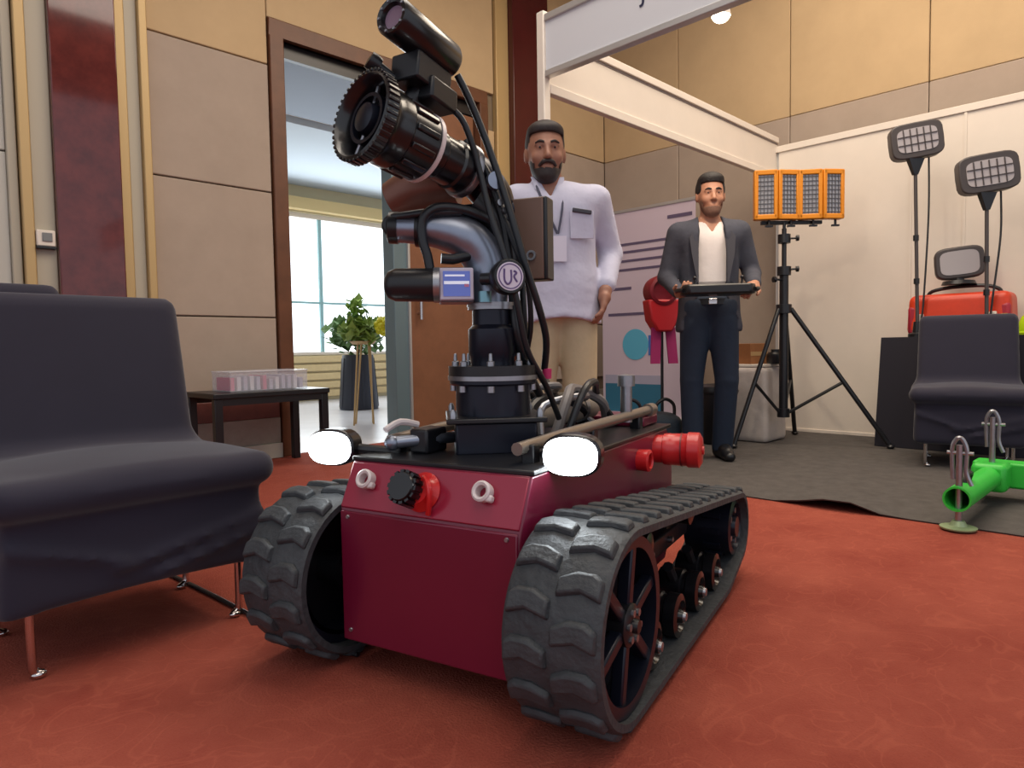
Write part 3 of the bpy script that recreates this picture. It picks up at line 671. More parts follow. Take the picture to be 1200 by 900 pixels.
def head(f, c, yaw, s=1.0, jaw=1.0):
    Rm = np.array(rz(yaw)); c = np.array(c)
    def L(x, y, z): return c + Rm @ np.array((x, y, z))*s
    f.ell(L(0, .012, .03), (.076*s, .096*s, .092*s), .0, Rm)                      # skull
    f.ell(L(0, -.02, -.035), (.062*s*jaw, .072*s, .085*s), .04, Rm)             # face
    f.ell(L(0, -.052, -.098), (.034*s*jaw, .03*s, .024*s), .03, Rm)              # chin
    for sx in (-1, 1):
        f.ell(L(sx*.030, -.088, .006), (.018*s, .012*s, .011*s), .006, Rm, 'sub')     # eye sockets
        f.ell(L(sx*.030, -.079, .005), (.012*s, .011*s, .009*s), .004, Rm)             # eyeballs
        f.cone(L(sx*.014, -.088, .022), L(sx*.045, -.078, .020), .0075*s, .006*s, .012)  # brow
        f.ell(L(sx*.040, -.066, -.030), (.019*s, .017*s, .017*s), .025, Rm)            # cheek
        f.ell(L(sx*.078, .012, -.002), (.009*s, .020*s, .031*s), .008, Rm)             # ear
    f.cone(L(0, -.088, .010), L(0, -.108, -.032), .008*s, .0125*s, .012)           # nose
    for sx in (-1, 1): f.ell(L(sx*.011, -.098, -.036), (.008*s, .009*s, .007*s), .008, Rm)
    f.cone(L(-.018, -.086, -.063), L(.018, -.086, -.063), .006*s, .006*s, .006)     # lips
    f.cone(L(-.016, -.085, -.074), L(.016, -.085, -.074), .007*s, .007*s, .006)
    return L
M_skin = mat('skin_brown', (150, 104, 84), .55, noise=.06, nscale=14)
M_skin2 = mat('skin_tan', (172, 122, 98), .55, noise=.06, nscale=14)
M_hair = mat('black_hair', (26, 21, 22), .6, noise=.3, nscale=60, bump=.4, bscale=120)
M_hair2 = mat('dark_brown_hair', (44, 34, 30), .6, noise=.3, nscale=60, bump=.4, bscale=120)
def hair(parent, m, c, yaw, s, front, side, beard=0, tache=0, th=1.0):
    Rm = np.array(rz(yaw)); cc = np.array(c)
    def L(x, y, z): return cc + Rm @ np.array((x, y, z))*s
    f = Field(cc - .17, cc + .19, .005)
    f.ell(L(0, .020, .040), (.085*s*th, .102*s*th, .104*s*th), 0, Rm); f.ell(L(0, -.02, .098 - (1 - th)*.2), (.070*s, .066*s, .036*s*th), .03, Rm)
    def hc(x, y, z):
        q = np.stack([x - cc[0], y - cc[1], z - cc[2]], -1) @ Rm/s
        X, Y, Z = q[..., 0], q[..., 1], q[..., 2]
        face = np.maximum(np.maximum(np.abs(X) - side, Z - front), Y - .0)           # inside: the face opening
        back = -(Z + .06 - .0*Y); low = np.where(Y < .02, .012 - Z + np.maximum(0, -.0 - Y)*0, -.075 - Z)
        return np.maximum(np.maximum(-face, low)*.8, -1)
    f.cut(hc)
    f.build('hair', m, parent, 1)
    if beard or tache:
        f = Field(cc - .15, cc + .12, .005)
        f.ell(L(0, -.022, -.038), (.0655*s, .0755*s, .088*s), .03, Rm); f.ell(L(0, -.054, -.100), (.038*s, .034*s, .028*s), .03, Rm)
        def bcut(x, y, z):
            q = np.stack([x - cc[0], y - cc[1], z - cc[2]], -1) @ Rm/s
            X, Y, Z = q[..., 0], q[..., 1], q[..., 2]
            keep = np.maximum(Z + .072 + .0*X, Y - .02)                                # jaw and chin
            keep = np.minimum(keep, np.maximum(np.maximum(Z + .02, .05 - np.abs(X)), Y - .01))   # cheeks to the ears
            return keep
        f.cut(bcut); f.build('beard', m if beard == 1 else mat('stubble', (112, 80, 66), .7, noise=.2, nscale=80), parent, 1)
        if tache:
          g = MB(); Lr = [L(x, y, z) for x, y, z in ((-.034, -.080, -.066), (-.018, -.095, -.053), (0, -.099, -.050), (.018, -.095, -.053), (.034, -.080, -.066))]
          g.tube([Vector(p) for p in Lr], [.005*s, .0085*s, .008*s, .0085*s, .005*s], 8, smooth=4).build('moustache', m, parent)
    eb = MB()
    for sx in (-1, 1):
        eb.tube([Vector(L(sx*.013, -.0955, .024)), Vector(L(sx*.030, -.0935, .029)), Vector(L(sx*.047, -.081, .023))], [.0045*s, .005*s, .003*s], 6, smooth=3)
    eb.build('eyebrows', m, parent)
    ey = MB()
    for sx in (-1, 1): ey.ball(Vector(L(sx*.030, -.0885, .005)), .0045*s, 8, 6)
    ey.build('irises', M_black, parent)
def shoe(parent, c, yaw, m):
    f = Field((c[0] - .17, c[1] - .25, -.012), (c[0] + .17, c[1] + .17, .16), .008)
    Rm = np.array(rz(yaw)); cc = np.array((c[0], c[1], 0))
    f.cone(cc + Rm @ np.array((0, .05, .04)), cc + Rm @ np.array((0, -.13, .03)), .042, .036, .02, (1, 1, .9)); f.cone(cc + Rm @ np.array((0, .045, .05)), cc + Rm @ np.array((0, .02, .115)), .042, .046, .03)
    f.cone(cc + Rm @ np.array((0, .03, .085)), cc + Rm @ np.array((0, -.09, .05)), .045, .038, .02)
    f.cut(lambda x, y, z: .0 - z); f.build('shoe', m, parent, 1)

# --- man in the pale shirt
p1 = P(655, 400, 3.05); man1 = thing('person', 'man in a pale shirt and lanyard, hand on hip, behind the robot', 'person', (p1.x, p1.y, 0), .10); man1.scale = (.975,)*3
hc1 = (-.055, -.02, 1.59)
f = Field((-.42, -.35, -.02), (.42, .3, 1.78), .0072)
L1 = head(f, hc1, -.05, 1.10)
f.cone((-.04, .01, 1.42), (-.052, -.0, 1.52), .06, .056, .03)
f.cone((-.11, .02, 1.38), (.11, .02, 1.38), .07, .07, .05); f.cone((0, .01, 1.02), (0, .01, 1.34), .125, .13, .06, (1.0, .7, 1))
f.cone((-.07, .01, .94), (.07, .01, .94), .10, .10, .06)
for sx in (-1, 1):
    f.cone((sx*.085, 0, .90), (sx*.095, 0, .50), .078, .052, .03); f.cone((sx*.095, 0, .50), (sx*.10, .02, .09), .05, .036, .03)
    f.cone((sx*.10, .02, .06), (sx*.11, -.12, .035), .034, .028, .02)
ARM1 = {1: ((.185, .02, 1.40), (.265, .09, 1.16), (.205, -.06, .985)), -1: ((-.185, .02, 1.40), (-.235, .05, 1.14), (-.23, -.05, .90))}
for sx in (-1, 1):
    a, b, c = ARM1[sx]; f.cone(a, b, .045, .038, .03); f.cone(b, c, .036, .026, .02)
hand(f, (.20, -.07, .975), (-.18, -.30, -1), (-1, .2, .1), .45, 1.0, -1)
hand(f, (-.23, -.05, .89), (0, -.15, -1), (1, 0, 0), .35, 1.0, -1)
f.build('body', M_skin, man1, 1)
hair(man1, mat('greying_hair', (44, 36, 36), .6, noise=.3, nscale=60), hc1, -.05, 1.10, .070, .066, 1, 1, .955)
M_shirt = mat('pale_shirt', (194, 194, 214), .8, noise=.05, nscale=7, bump=1.0, bscale=9)
f = Field((-.42, -.3, .80), (.42, .3, 1.56), .0085)
f.cone((-.125, .02, 1.385), (.125, .02, 1.385), .082, .082, .05, (1, 1, .85)); f.cone((0, 0, 1.0), (0, .005, 1.30), .165, .165, .08, (1.05, .78, 1)); f.cone((0, 0, .84), (0, 0, 1.0), .182, .168, .03, (1.08, .80, 1))
for sx in (-1, 1):
    a, b, c = ARM1[sx]; f.cone(a, b, .066, .056, .04); f.cone(b, tuple(np.array(b) + (np.array(c) - np.array(b))*.86), .055, .045, .02)
f.cone((-.045, .005, 1.44), (-.048, .0, 1.475), .068, .066, .02)
f.cut(lambda x, y, z: np.maximum(.845 + .015*np.cos(x*14) - z, -np.inf))
f.cut(lambda x, y, z: -np.maximum(np.maximum(np.abs(x + .045) - np.clip((z - 1.385)*.55, 0, .05), y + .0), 1.385 - z))    # open collar
f.build('shirt', M_shirt, man1, 3)
f = Field((-.2, -.2, 1.2), (.14, .15, 1.5), .008); f.cone((-.02, 0, 1.25), (-.045, .0, 1.44), .11, .064, .0, (1, .78, 1)); f.build('undershirt', mat('light_blue_cotton', (168, 190, 216), .8), man1, 1)
for sx in (-1, 1):
    MB().add([(-.047 + sx*.004, -.078, 1.385), (-.047 + sx*.062, -.065, 1.43), (-.047 + sx*.068, -.02, 1.49), (-.047 + sx*.045, -.045, 1.478),
              (-.047 + sx*.004, -.088, 1.388), (-.047 + sx*.066, -.080, 1.425), (-.047 + sx*.076, -.022, 1.492), (-.047 + sx*.05, -.06, 1.482)], [(0, 1, 2, 3), (7, 6, 5, 4), (0, 4, 5, 1), (1, 5, 6, 2), (2, 6, 7, 3), (3, 7, 4, 0)]).build('collar', M_shirt, man1)
MB().prism([(-.052, -.06), (.052, -.06), (.052, .06), (-.052, .06)], 0, .004, Matrix(((1, 0, 0), (0, 0, -1), (0, 1, 0))), (.085, -.130, 1.26)).build('chest_pocket', M_shirt, man1, .002)
MB().box((.085, -.137, 1.318), (.085, .012, .018), rym(.14)).build('pocket_pens', mat('dark_grey_pens', (54, 54, 64), .5), man1, .003)
M_lan = mat('grey_lanyard', (70, 72, 92), .6)
MB().tube([(-.10, .02, 1.475), (-.105, -.07, 1.44), (-.07, -.125, 1.33), (-.025, -.142, 1.22)], .0055, 6, smooth=4).tube([(.01, .02, 1.475), (.012, -.07, 1.44), (.0, -.125, 1.33), (-.022, -.142, 1.22)], .0055, 6, smooth=4).build('lanyard', M_lan, man1)
MB().box((-.022, -.146, 1.155), (.072, .004, .11)).build('id_badge', mat('badge_white', (214, 210, 226), .4), man1)
M_khaki = mat('khaki_cotton', (186, 170, 138), .85, noise=.05, bump=.3, bscale=18)
f = Field((-.3, -.25, .04), (.3, .25, 1.02), .009); f.cone((-.07, 0, .93), (.07, 0, .93), .104, .104, .05, (1, 1, .9))
for sx in (-1, 1): f.cone((sx*.083, 0, .88), (sx*.097, 0, .50), .096, .076, .03); f.cone((sx*.097, 0, .50), (sx*.10, .02, .085), .076, .066, .004)
f.build('trousers', M_khaki, man1, 2)
for sx in (-1, 1): shoe(man1, (sx*.105, -.01), sx*.12, M_black)

# --- man in the dark jacket, holding the control console
p2 = P(831, 400, 4.2); man2 = thing('person', 'man in a dark grey jacket and white shirt holding a control console', 'person', (p2.x, p2.y, .007), -.12); man2.scale = (.98,)*3
hc2 = (.005, -.03, 1.63)
f = Field((-.42, -.5, -.02), (.42, .3, 1.80), .0072)
head(f, hc2, .02, 1.04, .95)
f.cone((0, .01, 1.44), (.003, -.01, 1.55), .056, .054, .03)
f.cone((-.11, .02, 1.40), (.11, .02, 1.40), .07, .07, .05); f.cone((0, .01, 1.04), (0, .01, 1.36), .115, .125, .06, (1.0, .7, 1)); f.cone((-.06, .01, .95), (.06, .01, .95), .09, .09, .06)
LEG2 = {1: ((.08, 0, .92), (.10, -.04, .50), (.085, .03, .09)), -1: ((-.08, 0, .92), (-.11, -.02, .50), (-.10, .0, .09))}
for sx in (-1, 1):
    a, b, c = LEG2[sx]; f.cone(a, b, .075, .05, .03); f.cone(b, c, .05, .036, .03); f.cone(c, (c[0] + sx*.02, c[1] - .14, .035), .034, .028, .02)
ARM2 = {1: ((.19, .02, 1.42), (.27, .06, 1.16), (.235, -.17, 1.07)), -1: ((-.19, .02, 1.42), (-.255, .05, 1.15), (-.205, -.19, 1.03))}
for sx in (-1, 1):
    a, b, c = ARM2[sx]; f.cone(a, b, .045, .038, .03); f.cone(b, c, .036, .026, .02)
hand(f, (.235, -.18, 1.07), (-.55, -.75, -.25), (-.35, .2, -1), .55, 1.0, -1)
hand(f, (-.205, -.20, 1.03), (.25, -1, 0), (.2, .2, 1), .75, 1.0, -1)
f.build('body', M_skin2, man2, 1)
hair(man2, M_hair, hc2, .02, 1.04, .070, .062, 2, 0)
f = Field((-.25, -.25, .95), (.25, .25, 1.52), .009); f.cone((-.09, .01, 1.40), (.09, .01, 1.40), .075, .075, .05); f.cone((0, 0, .98), (0, .0, 1.33), .135, .145, .06, (1, .75, 1)); f.cone((0, .005, 1.45), (0, 0, 1.49), .066, .064, .02)
f.cut(lambda x, y, z: -np.maximum(np.maximum(np.abs(x - .005) - np.clip((z - 1.40)*.55, 0, .05), y + .0), 1.40 - z))
f.build('shirt', mat('white_shirt', (222, 214, 212), .8, bump=.4, bscale=14), man2, 2)
M_jack = mat('charcoal_wool', (60, 62, 74), .85, noise=.1, nscale=30, bump=.9, bscale=9)
f = Field((-.42, -.4, .74), (.42, .3, 1.54), .0085)
f.cone((-.135, .02, 1.405), (.135, .02, 1.405), .085, .085, .05, (1, 1, .85)); f.cone((0, .01, 1.0), (0, .01, 1.33), .165, .178, .08, (1.05, .8, 1)); f.cone((0, .015, .84), (0, .01, 1.0), .195, .165, .04, (1.05, .78, 1)); f.cone((0, .02, 1.45), (0, .015, 1.47), .078, .078, .03)
f.cut(lambda x, y, z: .80 - z)
f.cut(lambda x, y, z: -np.maximum(np.maximum(np.abs(x - .0) - np.where(z > 1.0, .088 - np.clip(z - 1.30, 0, 1)*.1, .088 + (1.0 - z)*.6), y + .06 - np.clip(z - 1.38, 0, 1)*.8), -z))
for sx in (-1, 1):
    a, b, c = ARM2[sx]; f.cone(a, b, .064, .055, .04); f.cone(b, tuple(np.array(b) + (np.array(c) - np.array(b))*.88), .054, .042, .02)
jk = f.build('jacket', M_jack, man2, 3)
for sx in (-1, 1):
    MB().add([(sx*.085, -.150, 1.06), (sx*.125, -.155, 1.26), (sx*.135, -.128, 1.37), (sx*.075, -.055, 1.475), (sx*.070, -.09, 1.42), (sx*.084, -.14, 1.3),
              (sx*.085, -.138, 1.06), (sx*.125, -.14, 1.26), (sx*.135, -.11, 1.37), (sx*.078, -.04, 1.475), (sx*.073, -.07, 1.42), (sx*.087, -.12, 1.3)],
             [(0, 1, 2, 3, 4, 5), (11, 10, 9, 8, 7, 6)] + [(k, (k + 1) % 6, 6 + (k + 1) % 6, 6 + k) for k in range(6)]).build('lapel', mat('dark_lapel', (48, 48, 58), .8), jk)
f = Field((-.3, -.25, .04), (.3, .25, 1.06), .009); f.cone((-.06, 0, .97), (.06, 0, .97), .118, .118, .05, (1, 1, .9))
for sx in (-1, 1):
    a, b, c = LEG2[sx]; f.cone((a[0], a[1], .90), b, .100, .072, .03); f.cone(b, (c[0], c[1], .07), .072, .064, .004)
f.build('trousers', mat('navy_trousers', (24, 38, 58), .8, noise=.1, bump=.3, bscale=18), man2, 2)
MB().lathe([(.150, .965), (.152, .965), (.152, 1.0), (.150, 1.0)], (0, 0, 0), Matrix.Diagonal((1.03, .86, 1)), n=32).build('belt', M_black, man2)
MB().box((0, -.135, .982), (.05, .012, .036)).build('belt_buckle', M_chrome, man2, .003)
for sx in (-1, 1): shoe(man2, (LEG2[sx][2][0], LEG2[sx][2][1] - .01), sx*.15, M_black)
# console
co = thing('control_console', 'black handheld robot control console in the hands of the man in the jacket', 'remote control', man2.location + rz(-.12) @ Vector((-.005, -.294, 1.016)), -.12)
MB().prism([(-.20, -.06), (-.17, -.10), (.17, -.10), (.20, -.06), (.20, .07), (.15, .09), (-.15, .09), (-.20, .07)], -.03, .028).build('console_body', M_black, co, .012)
MB().box((0, .03, .035), (.20, .11, .014), rxm(.25)).build('screen', mat('dark_screen', (18, 22, 30), .1), co, .003)
for sx in (-1, 1):
    MB().tube([(sx*.13, -.04, .025), (sx*.13, -.045, .065)], .006, 8).ball((sx*.13, -.046, .066), .011, 10, 6).build('joystick', M_black, co)
    MB().tube([(sx*.195, -.07, -.005), (sx*.222, -.03, .0), (sx*.222, .04, .0), (sx*.195, .07, -.005)], .012, 8, smooth=4).build('grip', M_black, co)

# ================================================================== the tracked fire fighting robot
RO = Vector((-.185, 1.372, 0)); RA = math.radians(-120)
rb = thing('crawler_robot', 'maroon tracked fire fighting robot with black water cannon and glowing headlamps', 'robot', RO, RA)
Ri = rz(-RA)
def L(px, py, Y): return Ri @ (P(px, py, Y) - RO)
def LZ(py, px=567, Y=1.63): return P(px, py, Y).z
M_red = mat('maroon_paint', (112, 18, 50), .32, metal=.15, noise=.05, nscale=5, coat=.35)
M_red2 = mat('maroon_strip', (146, 28, 56), .34, metal=.15, coat=.3)
M_rub = mat('track_rubber', (54, 58, 62), .62, noise=.22, nscale=25, bump=.35, bscale=60)
M_rubd = mat('dark_rubber', (30, 32, 36), .6)
M_alum = mat('cast_aluminium', (140, 148, 164), .34, metal=.85, noise=.06, nscale=20)
M_dblue = mat('blue_black_anodised', (26, 30, 44), .32, metal=.4, noise=.1, nscale=20)
M_bright = mat('bright_red_plastic2', (200, 30, 34), .35, coat=.3)
M_eye = mat('white_eyelet', (214, 204, 204), .4)
M_hose = mat('hose_black', (22, 26, 32), .38)
M_brass = mat('dull_brass', (146, 138, 130), .38, metal=.8)
BW = .228
# hull
XY = lambda pts: [(x, z) for x, z in pts]
FX = Matrix(((1, 0, 0), (0, 0, -1), (0, 1, 0)))                         # outline (x, z) extruded along -y
hull = [(0, .072), (0, .365), (-.045, .465), (-.90, .465), (-.95, .40), (-.95, .16), (-.88, .072)]
body = MB().prism(hull, -BW, BW, FX).build('body', M_red, rb, .006)
MB().add([(.003, -BW + .004, .37), (.003, BW - .004, .37), (-.042, BW - .004, .462), (-.042, -BW + .004, .462), (-.01, -BW + .004, .36), (-.01, BW - .004, .36), (-.06, BW - .004, .455), (-.06, -BW + .004, .455)],
         [(0, 1, 2, 3), (7, 6, 5, 4), (0, 4, 5, 1), (1, 5, 6, 2), (2, 6, 7, 3), (3, 7, 4, 0)]).build('sloped_strip', M_red2, body, .002)
MB().b2((-.001, -BW + .005, .075), (.006, BW - .005, .362)).build('front_plate', M_red, body, .004)
MB().b2((-.93, -BW - .004, .463), (-.046, BW + .004, .474)).build('deck_plate', M_black, body, .003)
nd = Vector((.1, 0, .045)).normalized()                                  # normal of the sloped strip
def strip_pt(y, t): return Vector((.003 - .045*t, y, .37 + .092*t)) + nd*.001
for y in (-.165, .135):
    c = strip_pt(y, .62); F3 = frame_from(nd)
    MB().lathe([(.013, -.004), (.019, -.004), (.021, .010), (.021, .018), (.017, .021), (.012, .018), (.0115, -.004)], c, F3, n=24).build('eyelet', M_eye, body)
    MB().box(c + F3 @ Vector((.017, -.012, .008)), (.016, .014, .016), F3).build('eyelet_lug', M_eye, body, .004)
c = strip_pt(-.03, .48); F3 = frame_from(nd)
MB().lathe([(0, -.004), (.040, -.004), (.042, .002), (.034, .012), (.03, .026), (0, .026)], c + Vector((0, .018, .002)), F3, n=28).build('socket_flange', M_bright, body)
MB().tube([c + F3 @ Vector(p) for p in ((.026, .036, .02), (.058, .030, .034), (.062, -.004, .03), (.05, -.034, .02))] if 0 else [c + Vector((.01, .030, .036)), c + Vector((.028, .052, .026)), c + Vector((.03, .056, -.005)), c + Vector((.022, .046, -.036))], .006, 8, smooth=4).build('retaining_loop', M_bright, body)
cap = MB(); cap.lathe([(0, 0), (.030, 0), (.031, .052), (.028, .058), (0, .058)], c, F3, n=28)
for k in range(14):
    a = 2*PI*k/14; cap.box(c + F3 @ Vector((.0315*math.cos(a), .0315*math.sin(a), .028)), (.008, .009, .05), F3 @ rz(a))
cap.build('knurled_cap', M_blackg, body)
for y in (-.2, .2):
    for z in (.10, .35):
        MB().lathe([(0, 0), (.005, 0), (.004, .003), (0, .003)], (.006, y, z), frame_from((1, 0, 0)), n=10).build('rivet', M_steel, body)

# ---- tracks
def circ(c, r, n=60): return [(c[0] + r*math.cos(2*PI*k/n), c[1] + r*math.sin(2*PI*k/n)) for k in range(n)]
def hullp(pts):
    pts = sorted(set(pts)); lo, up = [], []
    def cr(o, a, b): return (a[0] - o[0])*(b[1] - o[1]) - (a[1] - o[1])*(b[0] - o[0])
    for p in pts:
        while len(lo) > 1 and cr(lo[-2], lo[-1], p) <= 0: lo.pop()
        lo.append(p)
    for p in reversed(pts):
        while len(up) > 1 and cr(up[-2], up[-1], p) <= 0: up.pop()
        up.append(p)
    return lo[:-1] + up[:-1]
LUG, BT = .011, .020
FWC, FWR = (-.075, .198), .165
RWC, RWR = (-.985, .166), .088
GWC, GWR = (-.82, .084), .050
def path(extra): return hullp(circ(FWC, FWR + extra, 80) + circ(RWC, RWR + extra, 60) + circ(GWC, GWR + extra, 40))
def resample(pl, n):
    pl = [Vector((x, z)) for x, z in pl]; pl.append(pl[0]); d = [0]
    for i in range(len(pl) - 1): d.append(d[-1] + (pl[i + 1] - pl[i]).length)
    out = []; i = 0
    for k in range(n):
        s = d[-1]*k/n
        while d[i + 1] < s: i += 1
        t = (s - d[i])/(d[i + 1] - d[i]); p = pl[i].lerp(pl[i + 1], t); tg = (pl[i + 1] - pl[i]).normalized(); out.append((p, tg))
    return out, d[-1]
inner, outer = path(0), path(BT)
NS = 120
ri, _ = resample(inner, NS)
TW = .185
lug_src = None
for side in (1, -1):
    y0 = side*.244; y1 = side*(.244 + TW); ya, yb2 = min(y0, y1), max(y0, y1)
    vs_, fs_ = [], []
    for p, tg in ri:
        nx, nz = tg.y, -tg.x
        for (e, y) in ((0, ya), (0, yb2), (BT*.7, yb2), (BT, yb2 - .01), (BT, ya + .01), (BT*.7, ya)):
            vs_.append((p.x + nx*e, y, p.y + nz*e))
    for i in range(NS):
        j = (i + 1) % NS
        for k in range(6): fs_.append((i*6 + k, i*6 + (k + 1) % 6, j*6 + (k + 1) % 6, j*6 + k))
    trk = MB().add(vs_, fs_).build('track_belt', M_rub, rb, angle=50)
    ro, tot = resample(outer, 2*34)
    if lug_src is None:
        lw2 = TW*.46; sh = [(-.024, 0), (.024, 0), (.016, LUG), (-.014, LUG)]
        lb_ = MB()
        # a block with a notched leading edge
        out2 = [(-.026, -lw2/2), (.010, -lw2/2), (.026, -lw2*.12), (.026, lw2*.30), (.012, lw2/2), (-.026, lw2/2), (-.014, lw2*.05)]
        lo_ = [(x, y, -.003) for x, y in out2]; hi_ = [(x*.78, y*.90, LUG) for x, y in out2]; n7 = len(out2)
        lb_.add(lo_ + hi_, [tuple(reversed(range(n7))), tuple(range(n7, 2*n7))] + [(k, (k + 1) % n7, n7 + (k + 1) % n7, n7 + k) for k in range(n7)])
    for i, (p, tg) in enumerate(ro):
        col_ = i % 2
        yc = (ya + yb2)/2 + (TW*.24 if col_ else -TW*.24)
        nx, nz = tg.y, -tg.x
        Mx = Matrix(((tg.x, 0, nx, p.x), (0, 1 if col_ else -1, 0, yc), (tg.y, 0, nz, p.y), (0, 0, 0, 1)))
        if lug_src is None:
            lug_src = lb_.build('tread_lug', M_rub, trk, .004); lug_src.matrix_basis = Mx
        else: share('tread_lug', lug_src, trk, Mx)
    # front spoked wheel
    yo = side*(.244 + TW - .022); Fw = frame_from((0, side, 0)); cw = Vector((FWC[0], yo, FWC[1]))
    fw = MB().lathe([(FWR - .020, -.13), (FWR - .002, -.13), (FWR - .002, .010), (FWR - .024, .010), (FWR - .024, -.004), (FWR - .030, -.13)], cw, Fw, n=44).build('idler_wheel', M_dblue, rb)
    MB().lathe([(0, -.12), (.038, -.12), (.040, .008), (.030, .014), (.014, .014), (.012, .024), (0, .024)], cw, Fw, n=24).build('hub', M_black, fw)
    for k in range(6):
        a = 2*PI*k/6 + .3
        MB().box(cw + Fw @ (rz(a) @ Vector((.088, 0, -.008))), (.116, .024, .026), Fw @ rz(a)).build('spoke', M_dblue, fw, .004)
        a2 = a + PI/6
        MB().lathe([(0, 0), (.007, 0), (.007, .006), (0, .006)], cw + Fw @ (rz(a2) @ Vector((.027, 0, .012))), Fw, n=8).build('wheel_bolt', M_steel, fw)
    MB().lathe([(0, -.06), (FWR - .025, -.06), (FWR - .025, -.05), (0, -.05)], cw, Fw, n=40).build('backing_disc', M_black, fw)
    # rear sprocket
    cr_ = Vector((RWC[0], yo, RWC[1]))
    rw = MB().lathe([(.0, -.13), (RWR - .004, -.13), (RWR - .004, .0), (RWR - .018, .004), (RWR - .022, -.010), (.034, -.010), (.030, .008), (0, .008)], cr_, Fw, n=36).build('drive_sprocket', M_dblue, rb)
    for k in range(5):
        a = 2*PI*k/5; MB().lathe([(0, 0), (.009, 0), (.009, .010), (0, .010)], cr_ + Fw @ (rz(a) @ Vector((.048, 0, -.010))), Fw, n=10).build('wheel_bolt', M_steel, rw)
    for k in range(12):
        a = 2*PI*k/12; MB().box(cr_ + Fw @ (rz(a) @ Vector((RWR - .004, 0, -.05))), (.014, .016, .05), Fw @ rz(a)).build('sprocket_tooth', M_dblue, rw)
    # road wheels and side beam
    for xw in (-.26, -.44, -.62, -.79):
        cwl = Vector((xw, yo - side*.02, .084))
        rr = MB().lathe([(0, -.09), (.048, -.09), (.050, -.03), (.044, -.026), (.044, -.018), (.050, -.014), (.050, .012), (.036, .016), (.032, .006), (.018, .006), (.014, .022), (0, .022)], cwl, Fw, n=26).build('road_wheel', M_blackg, rb)
        MB().lathe([(0, 0), (.012, 0), (.010, .008), (0, .010)], cwl + Fw @ Vector((0, 0, .020)), Fw, n=14).build('axle_cap', M_steel, rr)
        MB().tube([cwl + Vector((0, -side*.05, 0)), cwl + Vector((.07, -side*.05, .075))], .014, 8).build('swing_arm', M_black, rb)
    MB().b2((-.86, side*.25, .165), (-.2, side*.30, .215)).build('side_beam', M_black, rb, .006)
    for xw in (-.36, -.70):
        cwl = Vector((xw, side*.305, .262)); MB().lathe([(0, -.05), (.030, -.05), (.030, .05), (.012, .056), (0, .056)], cwl, Fw, n=20).build('return_roller', M_blackg, rb)
        MB().tube([cwl, cwl + Vector((0, -side*.05, -.07))], .012, 8).build('roller_bracket', M_black, rb)
    for xw in (-.30, -.52, -.68): MB().lathe([(0, 0), (.009, 0), (.009, .012), (0, .014)], (xw, side*.30, .19), Fw, n=10).build('beam_bolt', M_steel, rb)
    for wc in (FWC, RWC): MB().tube([(wc[0], side*.2, wc[1]), (wc[0], side*.37, wc[1])], .02, 10).build('axle', M_black, rb)

# ---- headlamps
M_head = mat('headlamp_glass', (255, 255, 255), .2, emit=(244, 252, 255), estr=14.)
for side, px, py, Y in ((1, 668, 535, 1.34), (-1, 386, 525, 1.58)):
    c = L(px, py, Y); Fh = frame_from((1, .18*0 + side*.0, 0)); dx = Vector((1, 0, 0))
    oc = []
    for i in range(28):
        a = 2*PI*i/28; ca, sa = math.cos(a), math.sin(a); oc.append((.055*math.copysign(abs(ca)**.78, ca), .038*math.copysign(abs(sa)**.78, sa)))
    yv = rz(RA).inverted() @ Vector((-.10, -1, 0)); Fh = frame_from(yv.lerp(Vector((1, 0, 0)), .5))
    hd = MB().prism([(x*1.10, y*1.14) for x, y in oc], -.05, -.004, Fh, c).build('headlamp', M_blackg, rb, .006)
    MB().prism(oc, -.006, .006, Fh, c).build('lamp_lens', M_head, hd, .004)
    MB().tube([c + Fh @ Vector((0, 0, -.03)), Vector((c.x - .07, side*.20, c.z - .01)), Vector((c.x - .12, side*.15, .47))], .012, 8, smooth=4).build('lamp_bracket', M_black, hd)
    ld = bpy.data.lights.new('headlamp_beam', 'SPOT'); ld.energy = 6; ld.color = (.86, .95, 1); ld.spot_size = 2.4; ld.spot_blend = .8; ld.shadow_soft_size = .03
    lo2 = bpy.data.objects.new('headlamp_beam', ld); COL.objects.link(lo2); lo2.parent = rb; lo2.location = c + Fh @ Vector((0, 0, .012)); lo2.rotation_euler = (Fh @ Matrix.Rotation(PI, 3, 'X')).to_euler()

# ---- deck pipes, hoses and fittings
for side in (1, -1):
    MB().tube([(-.10, side*.165, .505), (-.30, side*.175, .512), (-.86, side*.185, .520)], .014, 10).build('side_rail', M_brass, rb)
    MB().lathe([(0, -.012), (.019, -.012), (.019, .03), (0, .03)], (-.86, side*.185, .520), frame_from((-1, 0, 0)), n=14).build('rail_end', M_brass, rb)
    for x in (-.14, -.45, -.78): MB().box((x, side*.175, .487), (.03, .03, .05)).build('rail_clamp', M_black, rb, .004)
MB().tube([(-.70, .175, .50), (-.70, .175, .60)], .016, 10).lathe([(0, 0), (.024, 0), (.024, .03), (0, .034)], (-.70, .175, .60), n=14).build('valve_post', M_steel, rb)
